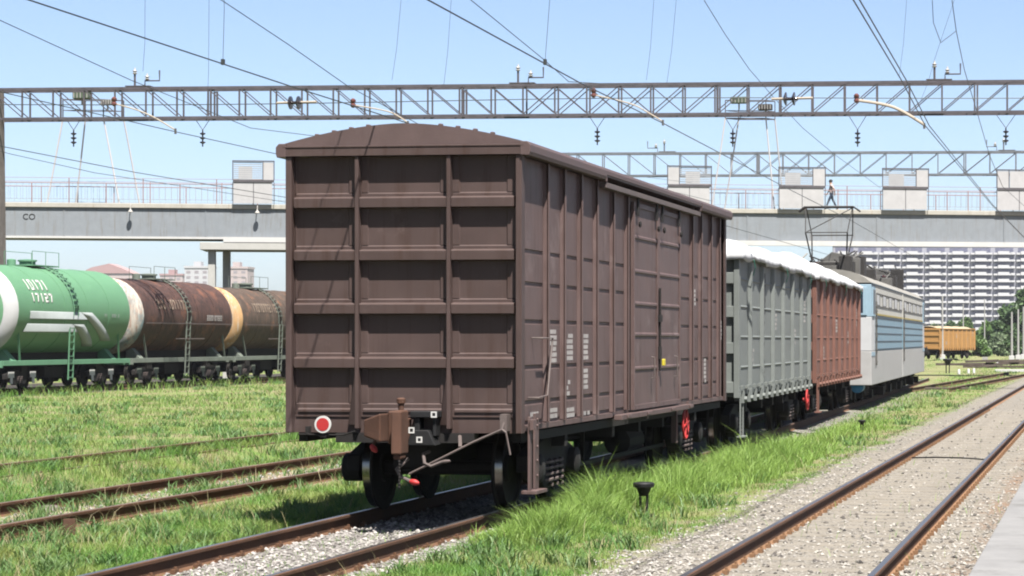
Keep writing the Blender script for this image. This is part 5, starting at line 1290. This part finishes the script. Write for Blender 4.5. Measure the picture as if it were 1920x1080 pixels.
# scattered leafy weeds in the meadow: clumps of taller blades
cx_, cy_, cd = scatter(1500, 700, 1100)
ok = ((cx_ < -9.2) & (np.abs(np.abs(cx_+12.62)-.79) > .22)) | ((cx_ > -6.5) & (cx_ < -4.9) & (np.random.rand(len(cx_)) < .7)); cx_, cy_, cd = cx_[ok], cy_[ok], cd[ok]
m_ = 46; x = (cx_[:,None]+np.random.normal(0,.09,(len(cx_),m_))*np.minimum(2.2,cd/30)[:,None]).ravel(); y = (cy_[:,None]+np.random.normal(0,.10,(len(cx_),m_))*np.minimum(2.2,cd/30)[:,None]).ravel(); dd = np.repeat(cd, m_)
blades('weeds', x, y, (.10+.15*np.random.rand(len(x))), np.maximum(.014, dd*.00045)*(.7+.6*np.random.rand(len(x))),   .5+.6*np.random.rand(len(x)), 'weed')
M['straw'] = leaf_mat('dry_straw_stems', (.20,.165,.085), (.33,.28,.16), (.26,.24,.11))
x, y, d = scatter(16000, 660, 1130); k = ((x < -9.2) | ((x > -6.6) & (x < -4.7))) & (np.random.rand(len(x)) < .25+.75*(vnoise(x,y,.9,91) > .1)) & ((x > -42) | (y < 80)); x, y, d = x[k], y[k], d[k]
blades('dry_stems', x, y, .16+.22*np.random.rand(len(x)), np.maximum(.005, d*.00017), .3+.6*np.random.rand(len(x)), 'straw')
# ================================================================== loose stones on the gravel
def stone_mat(name, c1, c2):
    c1, c2 = [v*.76 for v in c1], [v*.76 for v in c2]
    m, nt, b = new_mat(name); g = nt.nodes.new('ShaderNodeNewGeometry')
    r = nt.nodes.new('ShaderNodeValToRGB'); el = r.color_ramp.elements; el[0].color = (*c1,1); el[1].color = (*c2,1); el[0].position = 0
    e3 = el.new(.12); e3.color = (*[v*.45 for v in c1],1); e4 = el.new(.13); e4.color = (*c1,1)
    nt.links.new(g.outputs['Random Per Island'], r.inputs[0]); nt.links.new(r.outputs[0], b.inputs['Base Color']); b.inputs['Roughness'].default_value = .9; return m
M['stones'] = stone_mat('pale_ballast_stones', (.115,.105,.092), (.27,.252,.225)); M['stones_g'] = stone_mat('grey_ballast_stones', (.11,.10,.09), (.27,.25,.235))
def stones(name, x, y, r, matn):
    n = len(x); z = gh(x, y)
    o = np.array([(1,0,0),(-1,0,0),(0,1,0),(0,-1,0),(0,0,1),(0,0,-1)], float)
    V = o[None]*(1+.5*(np.random.rand(n,6,1)-.5))*r[:,None,None]*np.array([1,1,.7])
    a = np.random.rand(n)*6.28; c, s = np.cos(a)[:,None], np.sin(a)[:,None]; tl = (np.random.rand(n)-.5)[:,None]
    X = V[:,:,0]*c-V[:,:,1]*s; Y = V[:,:,0]*s+V[:,:,1]*c; Zz = V[:,:,2]+X*tl
    P_ = np.stack([X+x[:,None], Y+y[:,None], Zz+(z+r*.25)[:,None]],2).reshape(-1,3)
    f = np.array([(0,2,4),(2,1,4),(1,3,4),(3,0,4),(2,0,5),(1,2,5),(3,1,5),(0,3,5)])
    me = bpy.data.meshes.new(name); me.from_pydata(P_.tolist(), [], (f[None]+np.arange(n)[:,None,None]*6).reshape(-1,3).tolist()); me.materials.append(M[matn])
    ob = bpy.data.objects.new(name, me); COL.objects.link(ob); ob['kind'] = 'stuff'
x, y, d = scatter(90000, 680, 1150)
e = x+.45*vnoise(x,y,1.7,3)
k = (e > -5.0) & (x < -1.0) & (np.minimum(np.abs(x+3.54), np.abs(x+1.96)) > .05) & (np.random.rand(len(x)) < .25+.75*sst(-4.9,-4.4,e)) & (np.random.rand(len(x)) < np.where((x>-3.45)&(x<-2.05), .4, .9)) & (d < 80)
x, y, d = x[k], y[k], d[k]
stones('ballast_stones', x, y, np.maximum(.010+.022*np.random.rand(len(x))**2.2, d*.0003*np.random.rand(len(x))), 'stones')
M['clinker'] = stone_mat('dark_clinker_lumps', (.035,.03,.027), (.075,.065,.055))
x, y, d = scatter(2600, 690, 1120); k = (x > -4.3) & (x < -1.1) & (np.minimum(np.abs(x+3.54), np.abs(x+1.96)) > .09) & (d < 75); x, y, d = x[k], y[k], d[k]
stones('dark_clinker', x, y, np.maximum(.014+.024*np.random.rand(len(x))**2, d*.0006), 'clinker')
n = 9000; x = -7.81+np.random.uniform(-1.25,1.25,n); y = np.random.uniform(17,34,n); k = np.abs(np.abs(x+7.81)-.79) > .05; x, y = x[k], y[k]
stones('track_stones', x, y, .010+.025*np.random.rand(len(x))**2, 'stones_g')
n = 3500; x = -12.62+np.random.uniform(-.9,.9,n); y = np.random.uniform(24,60,n); k = np.abs(np.abs(x+12.62)-.79) > .05; x, y = x[k], y[k]
stones('weedy_track_stones', x, y, .010+.025*np.random.rand(len(x))**2, 'stones_g')
# ================================================================== summer haze
hz = MB(); hz.box(-1540, 1140, -340, 2340, -1.4, 75)
m, nt, b_ = new_mat('haze_air'); nt.nodes.remove(b_)
pv = nt.nodes.new('ShaderNodeVolumePrincipled'); pv.inputs['Color'].default_value = (.93,.95,1,1); pv.inputs['Density'].default_value = .0001; pv.inputs['Anisotropy'].default_value = .3
nt.links.new(pv.outputs[0], nt.nodes['Material Output'].inputs['Volume'])
ho = hz.build('haze', m); ho['kind'] = 'stuff'
SC.cycles.volume_bounces = 0
# ================================================================== light, sky, camera
sun_to = Vector((1.45,-2.1,5.0)).normalized()
ld = bpy.data.lights.new('sun', 'SUN'); ld.energy = 5.0; ld.angle = math.radians(.5); ld.color = (1,.96,.90)
lo = bpy.data.objects.new('sun', ld); COL.objects.link(lo); lo.location = (20,-20,60); lo.rotation_euler = sun_to.to_track_quat('Z','Y').to_euler()
w = bpy.data.worlds.new('World'); SC.world = w; w.use_nodes = True; nt = w.node_tree
sk = nt.nodes.new('ShaderNodeTexSky'); sk.sky_type = 'NISHITA'; sk.sun_disc = False
sk.sun_elevation = math.asin(sun_to.z); sk.sun_rotation = math.atan2(sun_to.x, sun_to.y)
sk.air_density = .65; sk.dust_density = 1.35; sk.ozone_density = 1.0; sk.altitude = 50
nt.links.new(sk.outputs[0], nt.nodes['Background'].inputs[0]); nt.nodes['Background'].inputs[1].default_value = .05
cd_ = bpy.data.cameras.new('camera'); cam = bpy.data.objects.new('camera', cd_); COL.objects.link(cam)
cam.location = (0,0,CAMZ); cam.rotation_euler = (PI/2, 0, YAW)
cd_.sensor_width = 36; cd_.sensor_fit = 'HORIZONTAL'; cd_.lens = FPX/1920*36; cd_.shift_x = -(CX-960)/1920; cd_.shift_y = (HY-540)/1920
cd_.clip_end = 9000; cd_.clip_start = .5
SC.camera = cam
vs = SC.view_settings; vs.view_transform = 'Standard'; vs.look = 'None'; vs.exposure = 2.05; vs.gamma = 1; vs.use_curve_mapping = False
SC.cycles.filter_width = 2.0
